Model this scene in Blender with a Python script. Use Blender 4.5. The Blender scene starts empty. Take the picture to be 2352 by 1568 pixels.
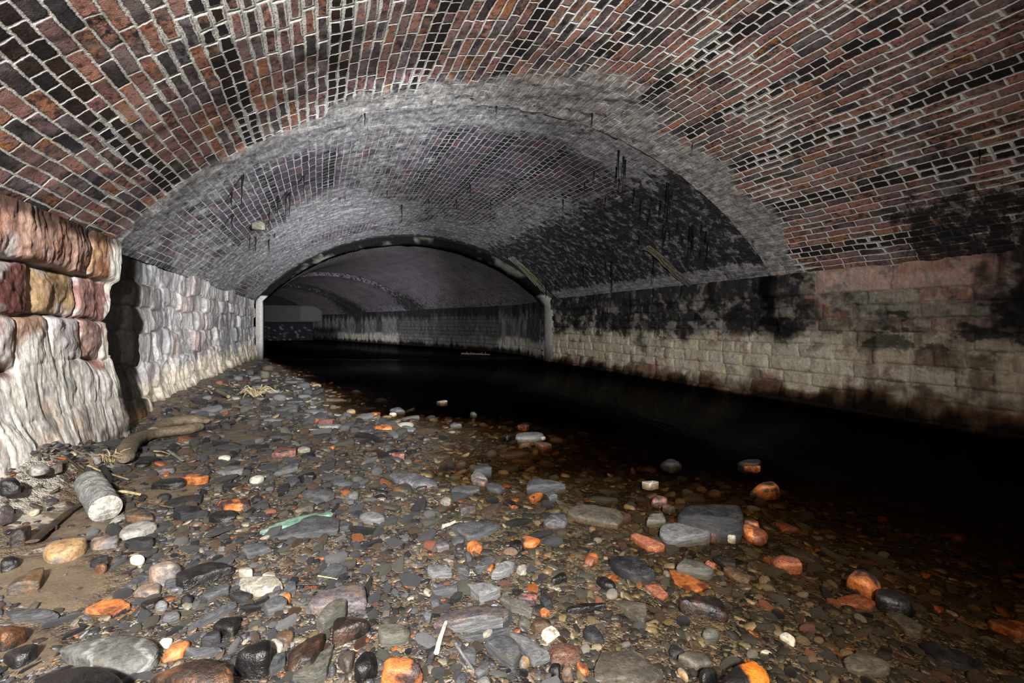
import bpy, bmesh, math, random
import numpy as np
from mathutils import Vector, Matrix

# ------------------------------------------------------------------ camera, world, lights, exposure
sc = bpy.context.scene
COL = sc.collection
F = 1045.0                       # focal length in pixels of the 2352 px wide frame
VPX, HY = 735.0, 742.0           # vanishing point of the tunnel axis / horizon
TH = math.atan((1176 - VPX) / F)
CT, ST = math.cos(TH), math.sin(TH)
CAM_Z = 1.0

cam_d = bpy.data.cameras.new('camera')
cam_d.sensor_width = 36.0
cam_d.lens = F / 2352 * 36.0
cam_d.shift_y = -(784 - HY) / 2352
cam_d.clip_start = 0.05
cam = bpy.data.objects.new('camera', cam_d)
COL.objects.link(cam)
cam.location = (0, 0, CAM_Z)
cam.rotation_euler = (math.pi / 2, 0, -TH)
sc.camera = cam

w = bpy.data.worlds.new('world')
sc.world = w
w.use_nodes = True
w.node_tree.nodes['Background'].inputs[0].default_value = (0.5, 0.55, 0.65, 1)
w.node_tree.nodes['Background'].inputs[1].default_value = 0.0015

def spot(name, loc, target, power, angle, blend, radius, color=(1, 1, 1)):
    l = bpy.data.lights.new(name, 'SPOT')
    l.energy = power; l.spot_size = math.radians(angle); l.spot_blend = blend
    l.shadow_soft_size = radius; l.color = color
    o = bpy.data.objects.new(name, l); COL.objects.link(o)
    o.location = loc
    o.rotation_euler = (Vector(target) - Vector(loc)).to_track_quat('-Z', 'Y').to_euler()
    return o

spot('torch_lamp', (-0.45, -1.3, 2.05), (-1.2, 5.0, 1.75), 2800, 145, 0.9, 0.10, (1.0, 0.97, 0.93))
spot('torch_lamp.001', (1.1, 1.2, 1.35), (0.9, 10.0, 2.0), 3600, 66, 1.0, 0.12, (0.97, 0.98, 1.0))
spot('torch_lamp.002', (0.25, 0.1, 1.25), (1.0, 17.0, 1.75), 24000, 27, 0.9, 0.08, (0.98, 0.96, 1.0))
spot('torch_lamp.003', (1.5, 1.6, 1.4), (-1.7, 7.5, 1.05), 1500, 44, 1.0, 0.10, (1.0, 0.98, 0.96))

sc.view_settings.view_transform = 'Standard'
sc.view_settings.look = 'None'
sc.view_settings.gamma = 1.0
sc.view_settings.use_curve_mapping = False
sc.view_settings.exposure = 0.0
sc.cycles.use_adaptive_sampling = True
sc.cycles.adaptive_threshold = 0.05
sc.cycles.max_bounces = 5
sc.cycles.diffuse_bounces = 2
sc.cycles.transparent_max_bounces = 12
sc.cycles.use_denoising = True

# ------------------------------------------------------------------ helpers
rng = np.random.default_rng(7)
random.seed(7)

def _hash(ix, iy, iz, seed):
    h = (ix.astype(np.int64) * 374761393 + iy.astype(np.int64) * 668265263
         + iz.astype(np.int64) * 2147483647 + seed * 1274126177) & 0xFFFFFFFF
    h = ((h ^ (h >> 13)) * 1274126177) & 0xFFFFFFFF
    h = ((h ^ (h >> 16)) * 2246822519) & 0xFFFFFFFF
    return ((h ^ (h >> 15)) & 0xFFFFFF) / float(0xFFFFFF)

def vnoise(x, y, z=0.0, seed=0):
    x, y, z = np.broadcast_arrays(np.asarray(x, float), np.asarray(y, float), np.asarray(z, float))
    ix, iy, iz = np.floor(x), np.floor(y), np.floor(z)
    fx, fy, fz = x - ix, y - iy, z - iz
    fx, fy, fz = [f * f * (3 - 2 * f) for f in (fx, fy, fz)]
    ix, iy, iz = ix.astype(np.int64), iy.astype(np.int64), iz.astype(np.int64)
    r = 0
    for dx in (0, 1):
        for dy in (0, 1):
            for dz in (0, 1):
                wgt = (fx if dx else 1 - fx) * (fy if dy else 1 - fy) * (fz if dz else 1 - fz)
                r = r + wgt * _hash(ix + dx, iy + dy, iz + dz, seed)
    return r

def fbm(x, y, z=0.0, seed=0, octv=4, gain=0.5):
    a, s, t = 1.0, 0.0, 0.0
    for k in range(octv):
        s = s + a * vnoise(np.asarray(x) * 2 ** k, np.asarray(y) * 2 ** k, np.asarray(z) * 2 ** k, seed + k * 17)
        t += a; a *= gain
    return s / t                                           # 0..1

def sstep(a, b, x):
    t = np.clip((np.asarray(x, float) - a) / (b - a), 0, 1)
    return t * t * (3 - 2 * t)

def mix3(a, b, m):
    return a * (1 - m[..., None]) + np.asarray(b) * m[..., None]

def mesh_np(name, verts, faces, smooth=True, uv=None, attrs=None):
    """faces: (n,3) or (n,4) int array"""
    me = bpy.data.meshes.new(name)
    faces = np.asarray(faces, dtype=np.int32); k = faces.shape[1]
    me.vertices.add(len(verts)); me.vertices.foreach_set('co', np.asarray(verts, dtype=np.float32).ravel())
    me.loops.add(faces.size); me.loops.foreach_set('vertex_index', faces.ravel())
    me.polygons.add(len(faces)); me.polygons.foreach_set('loop_start', np.arange(0, faces.size, k, dtype=np.int32))
    me.update(calc_edges=True)
    if smooth:
        me.polygons.foreach_set('use_smooth', np.ones(len(faces), dtype=bool))
    if uv is not None:
        l = me.uv_layers.new(name='UVMap')
        l.data.foreach_set('uv', np.asarray(uv, dtype=np.float32)[faces.ravel()].ravel())
    for an, av in (attrs or {}).items():
        av = np.asarray(av, dtype=np.float32)
        if av.ndim == 1:
            a = me.attributes.new(an, 'FLOAT', 'POINT'); a.data.foreach_set('value', av)
        else:
            a = me.attributes.new(an, 'FLOAT_COLOR', 'POINT')
            a.data.foreach_set('color', np.c_[av, np.ones(len(av))].astype(np.float32).ravel())
    return me

def grid_faces(n, m, flip=False):
    i = np.arange(n - 1)[:, None] * m + np.arange(m - 1)[None, :]
    i = i.ravel()
    f = np.c_[i, i + m, i + m + 1, i + 1]
    return f[:, ::-1] if flip else f

def link(name, me, mat=None, parent=None, label=None, cat=None, group=None, kind=None):
    o = bpy.data.objects.new(name, me); COL.objects.link(o)
    if mat is not None and me is not None and not me.materials: me.materials.append(mat)
    if parent is not None: o.parent = parent
    if label: o['label'] = label
    if cat: o['category'] = cat
    if group: o['group'] = group
    if kind: o['kind'] = kind
    return o

# pixel (of the 2352x1568 frame) -> point on the horizontal plane at height z
def pix(px, py, z=0.0):
    d = F * (CAM_Z - z) / (py - HY)
    xc = (px - 1176) * d / F
    return np.array([xc * CT + d * ST, -xc * ST + d * CT]), d

def topix(x, y, z):
    d = x * ST + y * CT
    xc = x * CT - y * ST
    return 1176 + F * xc / d, HY - F * (z - CAM_Z) / d, d

# ------------------------------------------------------------------ node helper
class NT:
    def __init__(s, name):
        s.m = bpy.data.materials.new(name); s.m.use_nodes = True
        s.t = s.m.node_tree; s.n = s.t.nodes; s.l = s.t.links
        s.b = s.n['Principled BSDF']; s.out = s.n['Material Output']
    def put(s, sock, v):
        if hasattr(v, 'is_output'): s.l.new(v, sock)
        elif isinstance(v, (tuple, list)):
            sock.default_value = tuple(v) + (1,) if len(v) == 3 and sock.type == 'RGBA' else tuple(v)
        else: sock.default_value = v
    def M(s, op, a, b=0.0, c=0.0, clamp=False):
        n = s.n.new('ShaderNodeMath'); n.operation = op; n.use_clamp = clamp
        for k, v in enumerate((a, b, c)): s.put(n.inputs[k], v)
        return n.outputs[0]
    def mix(s, f, a, b, mode='MIX'):
        n = s.n.new('ShaderNodeMix'); n.data_type = 'RGBA'; n.blend_type = mode
        s.put(n.inputs[0], f); s.put(n.inputs[6], a); s.put(n.inputs[7], b)
        return n.outputs[2]
    def ss(s, x, a, b, lo=0.0, hi=1.0):
        n = s.n.new('ShaderNodeMapRange'); n.interpolation_type = 'SMOOTHSTEP'
        s.put(n.inputs[0], x); s.put(n.inputs[1], a); s.put(n.inputs[2], b); s.put(n.inputs[3], lo); s.put(n.inputs[4], hi)
        return n.outputs[0]
    def noise(s, vec, scale, detail=4, rough=0.55, col=False, dist=0.0):
        n = s.n.new('ShaderNodeTexNoise'); s.put(n.inputs['Vector'], vec)
        n.inputs['Scale'].default_value = scale; n.inputs['Detail'].default_value = detail
        n.inputs['Roughness'].default_value = rough; n.inputs['Distortion'].default_value = dist
        return n.outputs[1 if col else 0]
    def white(s, vec):
        n = s.n.new('ShaderNodeTexWhiteNoise'); n.noise_dimensions = '3D'; s.put(n.inputs['Vector'], vec)
        return n.outputs[0], n.outputs[1]
    def xyz(s, v):
        n = s.n.new('ShaderNodeSeparateXYZ'); s.put(n.inputs[0], v); return n.outputs
    def vec(s, x, y, z=0.0):
        n = s.n.new('ShaderNodeCombineXYZ')
        for k, v in enumerate((x, y, z)): s.put(n.inputs[k], v)
        return n.outputs[0]
    def coord(s, k): 
        if not hasattr(s, 'tc'): s.tc = s.n.new('ShaderNodeTexCoord')
        return s.tc.outputs[k]
    def scale(s, v, sx, sy, sz):
        n = s.n.new('ShaderNodeMapping'); s.put(n.inputs[0], v); n.inputs['Scale'].default_value = (sx, sy, sz)
        return n.outputs[0]
    def attr(s, name, out='Fac'):
        n = s.n.new('ShaderNodeAttribute'); n.attribute_name = name; return n.outputs[out]
    def ramp(s, f, stops, mode='LINEAR'):
        n = s.n.new('ShaderNodeValToRGB'); s.put(n.inputs[0], f); r = n.color_ramp; r.interpolation = mode
        while len(r.elements) < len(stops): r.elements.new(0.5)
        for e, (p, c) in zip(r.elements, stops): e.position = p; e.color = tuple(c) + (1,)
        return n.outputs[0]
    def bump(s, h, strength=0.5, dist=0.01, normal=None):
        n = s.n.new('ShaderNodeBump'); n.inputs['Strength'].default_value = strength; n.inputs['Distance'].default_value = dist
        s.put(n.inputs['Height'], h)
        if normal is not None: s.put(n.inputs['Normal'], normal)
        return n.outputs[0]
    def done(s, color, rough, normal=None, spec=0.5):
        s.put(s.b.inputs['Base Color'], color); s.put(s.b.inputs['Roughness'], rough)
        s.b.inputs['Specular IOR Level'].default_value = spec
        if normal is not None: s.put(s.b.inputs['Normal'], normal)
        return s.m

def lin(r, g, b):
    f = lambda c: (c / 255 / 12.92) if c <= 10 else ((c / 255 + 0.055) / 1.055) ** 2.4
    return (f(r), f(g), f(b))

# ------------------------------------------------------------------ materials: brick vault
def brick_material(name, palette, dark, mortar, calc, film, mw0=0.0045, mw1=0.014):
    t = NT(name)
    uv = t.xyz(t.coord('UV'))
    obj = t.coord('Object')
    wob = t.xyz(t.noise(obj, 3.0, 3, 0.6, col=True))
    wob2 = t.xyz(t.noise(obj, 38.0, 2, 0.6, col=True))
    u = t.M('ADD', uv[0], t.M('ADD', t.M('MULTIPLY', t.M('SUBTRACT', wob[0], .5), .05), t.M('MULTIPLY', t.M('SUBTRACT', wob2[0], .5), .014)))
    v = t.M('ADD', uv[1], t.M('ADD', t.M('MULTIPLY', t.M('SUBTRACT', wob[1], .5), .03), t.M('MULTIPLY', t.M('SUBTRACT', wob2[1], .5), .012)))
    RH = 0.0795
    vr = t.M('DIVIDE', v, RH)
    row = t.M('FLOOR', vr)
    fy = t.M('MULTIPLY', t.M('FRACT', vr), RH)
    head = t.M('LESS_THAN', t.M('MODULO', t.M('ADD', row, 800.0), 9.0), 1.5)      # pairs of header courses
    bw = t.M('SUBTRACT', 0.236, t.M('MULTIPLY', head, 0.114))
    rr, _ = t.white(t.vec(row, 3.7, 1.0))
    off = t.M('MULTIPLY', rr, 1.0)
    uu = t.M('ADD', t.M('DIVIDE', u, bw), off)
    colm = t.M('FLOOR', uu)
    fx = t.M('MULTIPLY', t.M('FRACT', uu), bw)
    ex = t.M('MINIMUM', fx, t.M('SUBTRACT', bw, fx))
    ey = t.M('MINIMUM', fy, t.M('SUBTRACT', RH, fy))
    # rounded corners: soft-min
    ed = t.M('SMOOTH_MIN', ex, ey, 0.012)
    smear = t.noise(obj, 1.6, 5, 0.65)
    mw = t.M('ADD', mw0, t.M('MULTIPLY', t.ss(smear, 0.42, 0.70), mw1))
    jag = t.M('MULTIPLY', t.M('SUBTRACT', t.noise(obj, 60.0, 3, 0.7), .5), 0.007)
    brick = t.ss(t.M('ADD', ed, jag), mw, t.M('ADD', mw, 0.0035))                # 1 on brick, 0 on mortar
    idv = t.vec(colm, row, 0.0)
    r1, rc = t.white(idv)
    rcx = t.xyz(rc)
    base = t.ramp(r1, palette, 'CONSTANT')
    base = t.mix(t.ss(t.noise(obj, 21.0, 4, 0.65), 0.40, 0.58, 0.0, 0.9), base, t.ramp(rcx[1], palette, 'CONSTANT'))
    base = t.mix(t.ss(t.noise(obj, 34.0, 3, 0.6), 0.52, 0.64, 0.0, 0.75), base, dark)
    base = t.mix(t.ss(t.noise(t.scale(obj, 1, .4, 1), 27.0, 4, 0.6), 0.50, 0.66, 0.0, 0.75), base, t.ramp(rcx[0], palette, 'CONSTANT'))
    base = t.mix(t.ss(t.noise(obj, 5.0, 6, 0.7), 0.42, 0.70, 0.0, 0.50), base, film)   # blotches burnt into the clay
    hd = t.M('MULTIPLY', head, t.M('LESS_THAN', rcx[2], 0.86))
    base = t.mix(t.M('MULTIPLY', hd, 0.9), base, dark)
    fine = t.noise(obj, 150.0, 3, 0.7)
    base = t.mix(1.0, base, t.ramp(fine, [(0.25, (.5, .5, .5)), (0.75, (1.4, 1.4, 1.4))]), 'MULTIPLY')
    mort = t.mix(1.0, mortar, t.ramp(t.noise(obj, 55.0, 4, 0.7), [(0.2, (.55, .55, .55)), (0.8, (1.2, 1.2, 1.2))]), 'MULTIPLY')
    c = t.mix(brick, mort, base)
    # calcite skin grown over the brick, and soot / black mould
    cal = t.attr('calcite'); soot = t.attr('soot')
    n1 = t.noise(t.scale(obj, 3.0, 1.2, 3.0), 2.2, 8, 0.68)
    n2 = t.noise(obj, 9.0, 7, 0.7)
    cm = t.ss(t.M('ADD', cal, t.M('MULTIPLY', t.M('SUBTRACT', t.M('ADD', t.M('MULTIPLY', n1, .6), t.M('MULTIPLY', n2, .4)), .5), 1.9)), 0.40, 0.72)
    cm = t.M('MULTIPLY', cm, t.M('SUBTRACT', 1.0, t.M('MULTIPLY', brick, 0.25)))
    cc = t.ramp(t.noise(t.scale(obj, 1, .55, 1), 17.0, 8, 0.76), [(0.28, tuple(x * .08 for x in calc)), (0.42, tuple(x * .45 for x in calc)), (0.54, calc), (0.70, tuple(min(.8, x * 1.9) for x in calc))])
    c = t.mix(cm, c, cc)
    n3 = t.noise(t.scale(obj, 7.0, 7.0, 2.6), 1.3, 9, 0.72)
    sm = t.ss(t.M('ADD', soot, t.M('MULTIPLY', t.M('SUBTRACT', n3, .5), 2.6)), 0.42, 0.78)
    c = t.mix(t.M('MULTIPLY', sm, 0.93), c, (0.006, 0.006, 0.0065))
    # relief
    h = t.M('ADD', t.M('MULTIPLY', t.ss(t.M('ADD', ed, jag), 0.0, 0.014), 0.5), t.M('MULTIPLY', fine, 0.22))
    h = t.M('ADD', h, t.M('MULTIPLY', n2, 0.5))
    h = t.M('ADD', h, t.M('MULTIPLY', cm, t.M('MULTIPLY', t.noise(obj, 24.0, 6, 0.7), 1.3)))
    nb = t.bump(h, 0.9, 0.018)
    return t.done(c, t.M('ADD', 0.50, t.M('MULTIPLY', fine, 0.35)), nb, 0.4)

warm = [(0.0, lin(150, 104, 90)), (.14, lin(70, 60, 62)), (.27, lin(170, 116, 88)), (.36, lin(58, 54, 57)), (.50, lin(148, 108, 106)), (.62, lin(98, 80, 80)),
        (.73, lin(182, 132, 114)), (.80, lin(48, 44, 50)), (.90, lin(172, 116, 62)), (.93, lin(122, 114, 118))]
cold = [(0.0, lin(74, 62, 72)), (.22, lin(52, 48, 52)), (.42, lin(92, 74, 84)), (.58, lin(66, 62, 70)), (.74, lin(44, 40, 48)), (.86, lin(84, 78, 82)), (.95, lin(112, 70, 64))]
far_ = [(0.0, lin(84, 74, 82)), (.3, lin(72, 66, 72)), (.6, lin(98, 82, 90)), (.85, lin(80, 60, 70))]
M_BRICK1 = brick_material('vault_brick_warm', warm, lin(20, 17, 21), lin(222, 222, 216), lin(172, 172, 170), lin(150, 138, 138))
M_BRICK2 = brick_material('vault_brick_dark', cold, lin(26, 23, 28), lin(164, 164, 168), lin(154, 154, 156), lin(92, 88, 94), .0028, .006)
M_BRICK3 = brick_material('vault_brick_far', far_, lin(60, 52, 60), lin(128, 126, 130), lin(124, 122, 128), lin(100, 92, 100))

# ------------------------------------------------------------------ materials: masonry with per-stone colour held in the mesh
def masonry_material(name, rough=0.6, bumps=1.0, wet=False):
    t = NT(name)
    obj = t.coord('Object')
    c = t.attr('Col', 'Color')
    n = t.noise(obj, 30.0, 8, 0.7); n2 = t.noise(t.scale(obj, 3, 3, .7), 14.0, 6, 0.7)
    c = t.mix(1.0, c, t.ramp(n, [(0.25, (.58, .57, .56)), (0.5, (1.0, 1.0, 1.0)), (0.78, (1.4, 1.4, 1.4))]), 'MULTIPLY')
    c = t.mix(1.0, c, t.ramp(n2, [(0.3, (.72, .72, .72)), (0.5, (1.0, 1.0, 1.0)), (0.75, (1.25, 1.25, 1.25))]), 'MULTIPLY')
    h = t.M('ADD', t.M('MULTIPLY', n, 0.7), t.M('MULTIPLY', n2, 0.7))
    h = t.M('ADD', h, t.M('MULTIPLY', t.noise(obj, 160.0, 4, 0.7), 0.18))
    m = t.done(c, rough, t.bump(h, 0.6 * bumps, 0.014), 0.4)
    cs = t.xyz(c)
    t.put(t.b.inputs['Specular IOR Level'], t.M('MULTIPLY', cs[1], 1.6, clamp=True))
    return m
M_STONE_L = masonry_material('left_wall_stone', 0.5)
M_STONE_R = masonry_material('right_wall_stone', 0.6)

XL, XR, ZS, RISE = -1.53, 5.63, 1.60, 1.68
def arc(xl, xr, zs, rise, a):
    """a in 0..1 -> x (0..1 across span) and z, plus arc length"""
    hw = 0.5; W = xr - xl
    R = (W * W / 4 + rise * rise) / (2 * rise); ha = math.asin(W / 2 / R)
    ang = (a * 2 - 1) * ha
    return 0.5 + np.sin(ang) * R / W, zs + rise - R + np.cos(ang) * R, (a * 2 - 1) * ha * R

def vault(name, xl, xr, y0l, y0r, y1l, y1r, mat, masks, label, rise=RISE, zs=ZS, ny=None, na=190, seed=1, rough=0.012):
    ny = ny or int(max(y1l - y0l, y1r - y0r) / 0.04)
    a = np.linspace(0, 1, na); s = np.linspace(0, 1, ny)
    ax, az, al = arc(xl, xr, zs, rise, a)
    S, A = np.meshgrid(s, a, indexing='ij')
    X = xl + (xr - xl) * ax[None, :] + 0 * S
    Yl, Yr = y0l + (y1l - y0l) * S, y0r + (y1r - y0r) * S
    Y = Yl + (Yr - Yl) * ax[None, :]
    Z = az[None, :] + 0 * S
    calc, soot = masks(X, Y, Z, A, S)
    bumpy = (fbm(X * 2.2, Y * 2.2, Z * 2.2, seed, 4) - .5) * rough * 3 + (fbm(X * 9, Y * 9, Z * 9, seed + 5, 3) - .5) * rough * (1 + 2.5 * np.clip(calc, 0, 1))
    cx = (xl + xr) / 2; W = xr - xl; R = (W * W / 4 + rise * rise) / (2 * rise); cz = zs + rise - R
    nx, nz = (cx - X) / R, (cz - Z) / R
    X = X + nx * bumpy; Z = Z + nz * bumpy
    V = np.c_[X.ravel(), Y.ravel(), Z.ravel()]
    uv = np.c_[Y.ravel(), (al[None, :] + 0 * S).ravel()]
    me = mesh_np(name, V, grid_faces(ny, na), True, uv, {'calcite': calc.ravel(), 'soot': soot.ravel()})
    return link(name, me, mat, label=label, kind='structure')

def masks1(X, Y, Z, A, S):
    edge = 4.6 + (4.28 - 4.6) * (X - XL) / (XR - XL)
    dist = edge - Y
    wob = (fbm(A * 9, Y * .8, 0, 31, 3) - .5)
    width = 0.55 + 0.75 * np.exp(-((A - .55) / .2) ** 2) - .25 * (A < .25)
    calc = 1.15 * (1 - sstep(0.15, width * 1.25, dist + wob * .6)) - 0.02
    calc = np.maximum(calc, 0.42 * np.exp(-((A - .70) / .05) ** 2 - ((Y - 3.0) / .7) ** 2))
    calc = np.maximum(calc, 0.55 * sstep(.86, .93, A) * sstep(3.1, 2.3, Y))
    soot = 0.75 * sstep(.87, .93, A) * sstep(3.0, 2.5, Y)
    soot = np.maximum(soot, .45 * np.exp(-((A - .58) / .07) ** 2 - (dist - .25) ** 2 / .03))
    soot = np.maximum(soot, .5 * sstep(.7, .9, A) * np.exp(-((dist) / .12) ** 2))
    soot = np.maximum(soot, .30 * sstep(.04, .0, A))
    soot = np.maximum(soot, .34 * sstep(.75, .45, dist) * sstep(.42, .55, fbm(A * 16, Y * 3, 0, 33, 3)))
    return calc, soot

def masks2(X, Y, Z, A, S):
    n = fbm(A * 7, Y * .55, 0, 57, 3)
    calc = 0.70 + (n - .5) * .55
    clean = np.exp(-((A - .57) / .15) ** 2) * sstep(4.7, 5.3, Y) * sstep(10.5, 7.5, Y)
    clean = np.maximum(clean, np.exp(-((A - .24) / .07) ** 2 - ((Y - 6.0) / .9) ** 2))
    clean = np.maximum(clean, .6 * np.exp(-((A - .14) / .05) ** 2 - ((Y - 6.6) / 1.2) ** 2))
    calc = calc - .42 * clean
    calc = calc + .45 * np.exp(-((Y - 4.5) / .45) ** 2) + .2 * sstep(.7, .55, np.abs(A - .5) * 2) * 0
    calc = np.maximum(calc, .75 * sstep(.955, .985, A))
    soot = .76 * sstep(.65, .78, A) * (1 - .75 * sstep(.955, .98, A))
    soot = np.maximum(soot, .42 * sstep(.62, .72, A) * np.exp(-((Y - 5.0) / .6) ** 2))
    soot = np.maximum(soot, .35 * sstep(.30, .12, A))
    soot = np.maximum(soot, .36 * np.exp(-((Y - 4.6) / .35) ** 2) * sstep(.42, .56, fbm(A * 16, Y * 3, 0, 34, 3)))
    edge = 13.9 + (10.6 - 13.9) * (X - XL) / (XR - XL)
    soot = np.maximum(soot, 1.1 * np.exp(-((edge - Y) / .42) ** 2))
    soot = np.maximum(soot, .55 * sstep(.5, .9, A) * np.exp(-((Y - 4.35) / .12) ** 2))
    return calc, soot

vault('ceiling', XL, XR, -2.2, -2.2, 4.6, 4.28, M_BRICK1, masks1, 'red and black brick barrel vault over the near part of the tunnel', seed=3, ny=200, na=220)
vault('ceiling.001', XL - .06, XR + .02, 4.58, 4.26, 13.9, 10.6, M_BRICK2, masks2, 'grey crusted brick vault between the near join and the dark arch ring', rise=RISE + .015, seed=13, ny=260, na=230)

# ------------------------------------------------------------------ arch ring at the end of the second vault
def ring(name, rise_out, rise_in, xl, xr, yl, yr, depth, mat, label, inset=0.16):
    na = 160
    a = np.linspace(0, 1, na)
    rows = []
    prof = [(0.0, 0.0), (0.0, .5), (0.0, 1.0), (depth * .5, 1.0), (depth, 1.0), (depth, -0.1)]    # (dy, inward)
    for dy, k in prof:
        xl_, xr_ = xl + inset * k, xr - inset * k
        ax, az, al = arc(xl_, xr_, ZS, rise_out - (rise_out - rise_in) * k, a)
        X = xl_ + (xr_ - xl_) * ax; fr = (X - xl) / (xr - xl)
        Y = yl + (yr - yl) * fr + dy
        nz = (fbm(a * 40, np.full(na, dy * 9 + k * 3), 0, 77, 3) - .5) * .05
        Zr = az + nz
        # legs down to the water
        xs = np.r_[[xl_ - 0.0] * 5, X, [xr + (xr_ - xr) * .45] * 5]
        ys = np.r_[[Y[0]] * 5, Y, [Y[-1]] * 5]
        zs = np.r_[np.linspace(-.5, 1.45, 5), Zr, np.linspace(1.45, -.5, 5)]
        rows.append(np.c_[xs, ys, zs])
    n = len(rows); m = len(rows[0])
    V = np.concatenate(rows)
    fr = np.concatenate([np.linspace(0, 1, m)] * n)
    nz = fbm(V[:, 0] * 3, V[:, 1] * 3, V[:, 2] * 3, 81, 4)
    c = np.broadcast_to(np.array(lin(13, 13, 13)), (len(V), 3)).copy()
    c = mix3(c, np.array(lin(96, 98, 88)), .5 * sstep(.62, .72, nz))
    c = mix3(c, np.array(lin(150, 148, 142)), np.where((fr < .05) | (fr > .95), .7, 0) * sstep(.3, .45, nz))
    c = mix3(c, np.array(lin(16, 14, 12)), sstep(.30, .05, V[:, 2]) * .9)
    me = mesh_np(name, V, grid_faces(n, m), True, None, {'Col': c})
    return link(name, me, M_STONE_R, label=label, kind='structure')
ring('trim_1', RISE + .03, RISE - .16, XL - .05, XR + .03, 13.85, 10.6, .5, M_BRICK2, 'projecting dark arch ring at the far end of the grey vault')

# ------------------------------------------------------------------ far, curving length of tunnel
def cat(pts, n):
    P = np.array(pts, float); P = np.vstack([2 * P[0] - P[1], P, 2 * P[-1] - P[-2]])
    out = []
    for t in np.linspace(0, len(pts) - 1 - 1e-6, n):
        i = int(t); f = t - i; p0, p1, p2, p3 = P[i:i + 4]
        out.append(.5 * (2 * p1 + (p2 - p0) * f + (2 * p0 - 5 * p1 + 4 * p2 - p3) * f * f + (3 * p1 - p0 - 3 * p2 + p3) * f ** 3))
    return np.array(out)
FR = [(5.55, 10.9), (5.9, 13.6), (4.9, 17.5), (2.6, 23.5), (-.4, 31)]
FL = [(-1.42, 14.2), (-1.9, 17.0), (-2.9, 20.0), (-4.8, 25.0), (-7.4, 30.5)]
NF = 220
RP, LP = cat(FR, NF), cat(FL, NF)
def far_vault():
    na = 130; a = np.linspace(0, 1, na); s = np.linspace(0, 1, NF)
    V, uv, ca, so = [], [], [], []
    L = np.r_[0, np.cumsum(np.linalg.norm(np.diff(RP, axis=0), axis=1))]
    for i in range(NF):
        W = np.linalg.norm(RP[i] - LP[i])
        step = .10 * (s[i] > .62) + .12 * (s[i] > .82)
        ax, az, al = arc(0, W, ZS - step * .4, RISE - .10 - step, a)
        p = LP[i] + (RP[i] - LP[i]) * ax[:, None]
        V.append(np.c_[p, az]); uv.append(np.c_[np.full(na, L[i]), al])
        so.append(np.clip(.06 + .5 * np.exp(-((s[i] - .62) / .03) ** 2) + .7 * np.exp(-((s[i] - .82) / .035) ** 2) + .36 * sstep(.8, .97, a), 0, 1))
        ca.append(.34 + 0 * a + .2 * sstep(.9, .98, a))
    me = mesh_np('ceiling', np.concatenate(V), grid_faces(NF, na), True, np.concatenate(uv), {'calcite': np.concatenate(ca), 'soot': np.concatenate(so)})
    link('ceiling.002', me, M_BRICK3, label='dim purple grey brick vault curving away beyond the dark arch ring', kind='structure')
far_vault()

# ------------------------------------------------------------------ masonry walls
def blocks(U, V, tops, wmin, wmax, seed, u0=-3.0, u1=40.0, fixed=None):
    """tops: ascending course boundaries. returns id-random(3), joint distance, (fu,fv) in -1..1"""
    r = random.Random(seed)
    shp = U.shape
    rnd = np.zeros(shp + (3,)); jd = np.full(shp, 9.0); fu = np.zeros(shp); fv = np.zeros(shp)
    for k in range(len(tops) - 1):
        z0, z1 = tops[k], tops[k + 1]
        m = (V >= z0) & (V < z1)
        if fixed and k in fixed: cuts = fixed[k]
        else:
            cuts = [u0]
            while cuts[-1] < u1: cuts.append(cuts[-1] + r.uniform(wmin, wmax))
        cuts = np.array(cuts)
        if not m.any(): continue
        i = np.clip(np.searchsorted(cuts, U[m]) - 1, 0, len(cuts) - 2)
        a, b = cuts[i], cuts[i + 1]
        rnd[m] = np.c_[[_hash(i, i * 0 + k, i * 0, seed + q) for q in range(3)]].T
        du = np.minimum(U[m] - a, b - U[m]); dv = np.minimum(V[m] - z0, z1 - V[m])
        jd[m] = np.minimum(du, dv)
        fu[m] = (U[m] - a) / (b - a) * 2 - 1; fv[m] = (V[m] - z0) / (z1 - z0) * 2 - 1
    return rnd, jd, fu, fv

def L3(*c): return np.array(lin(*c))

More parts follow.
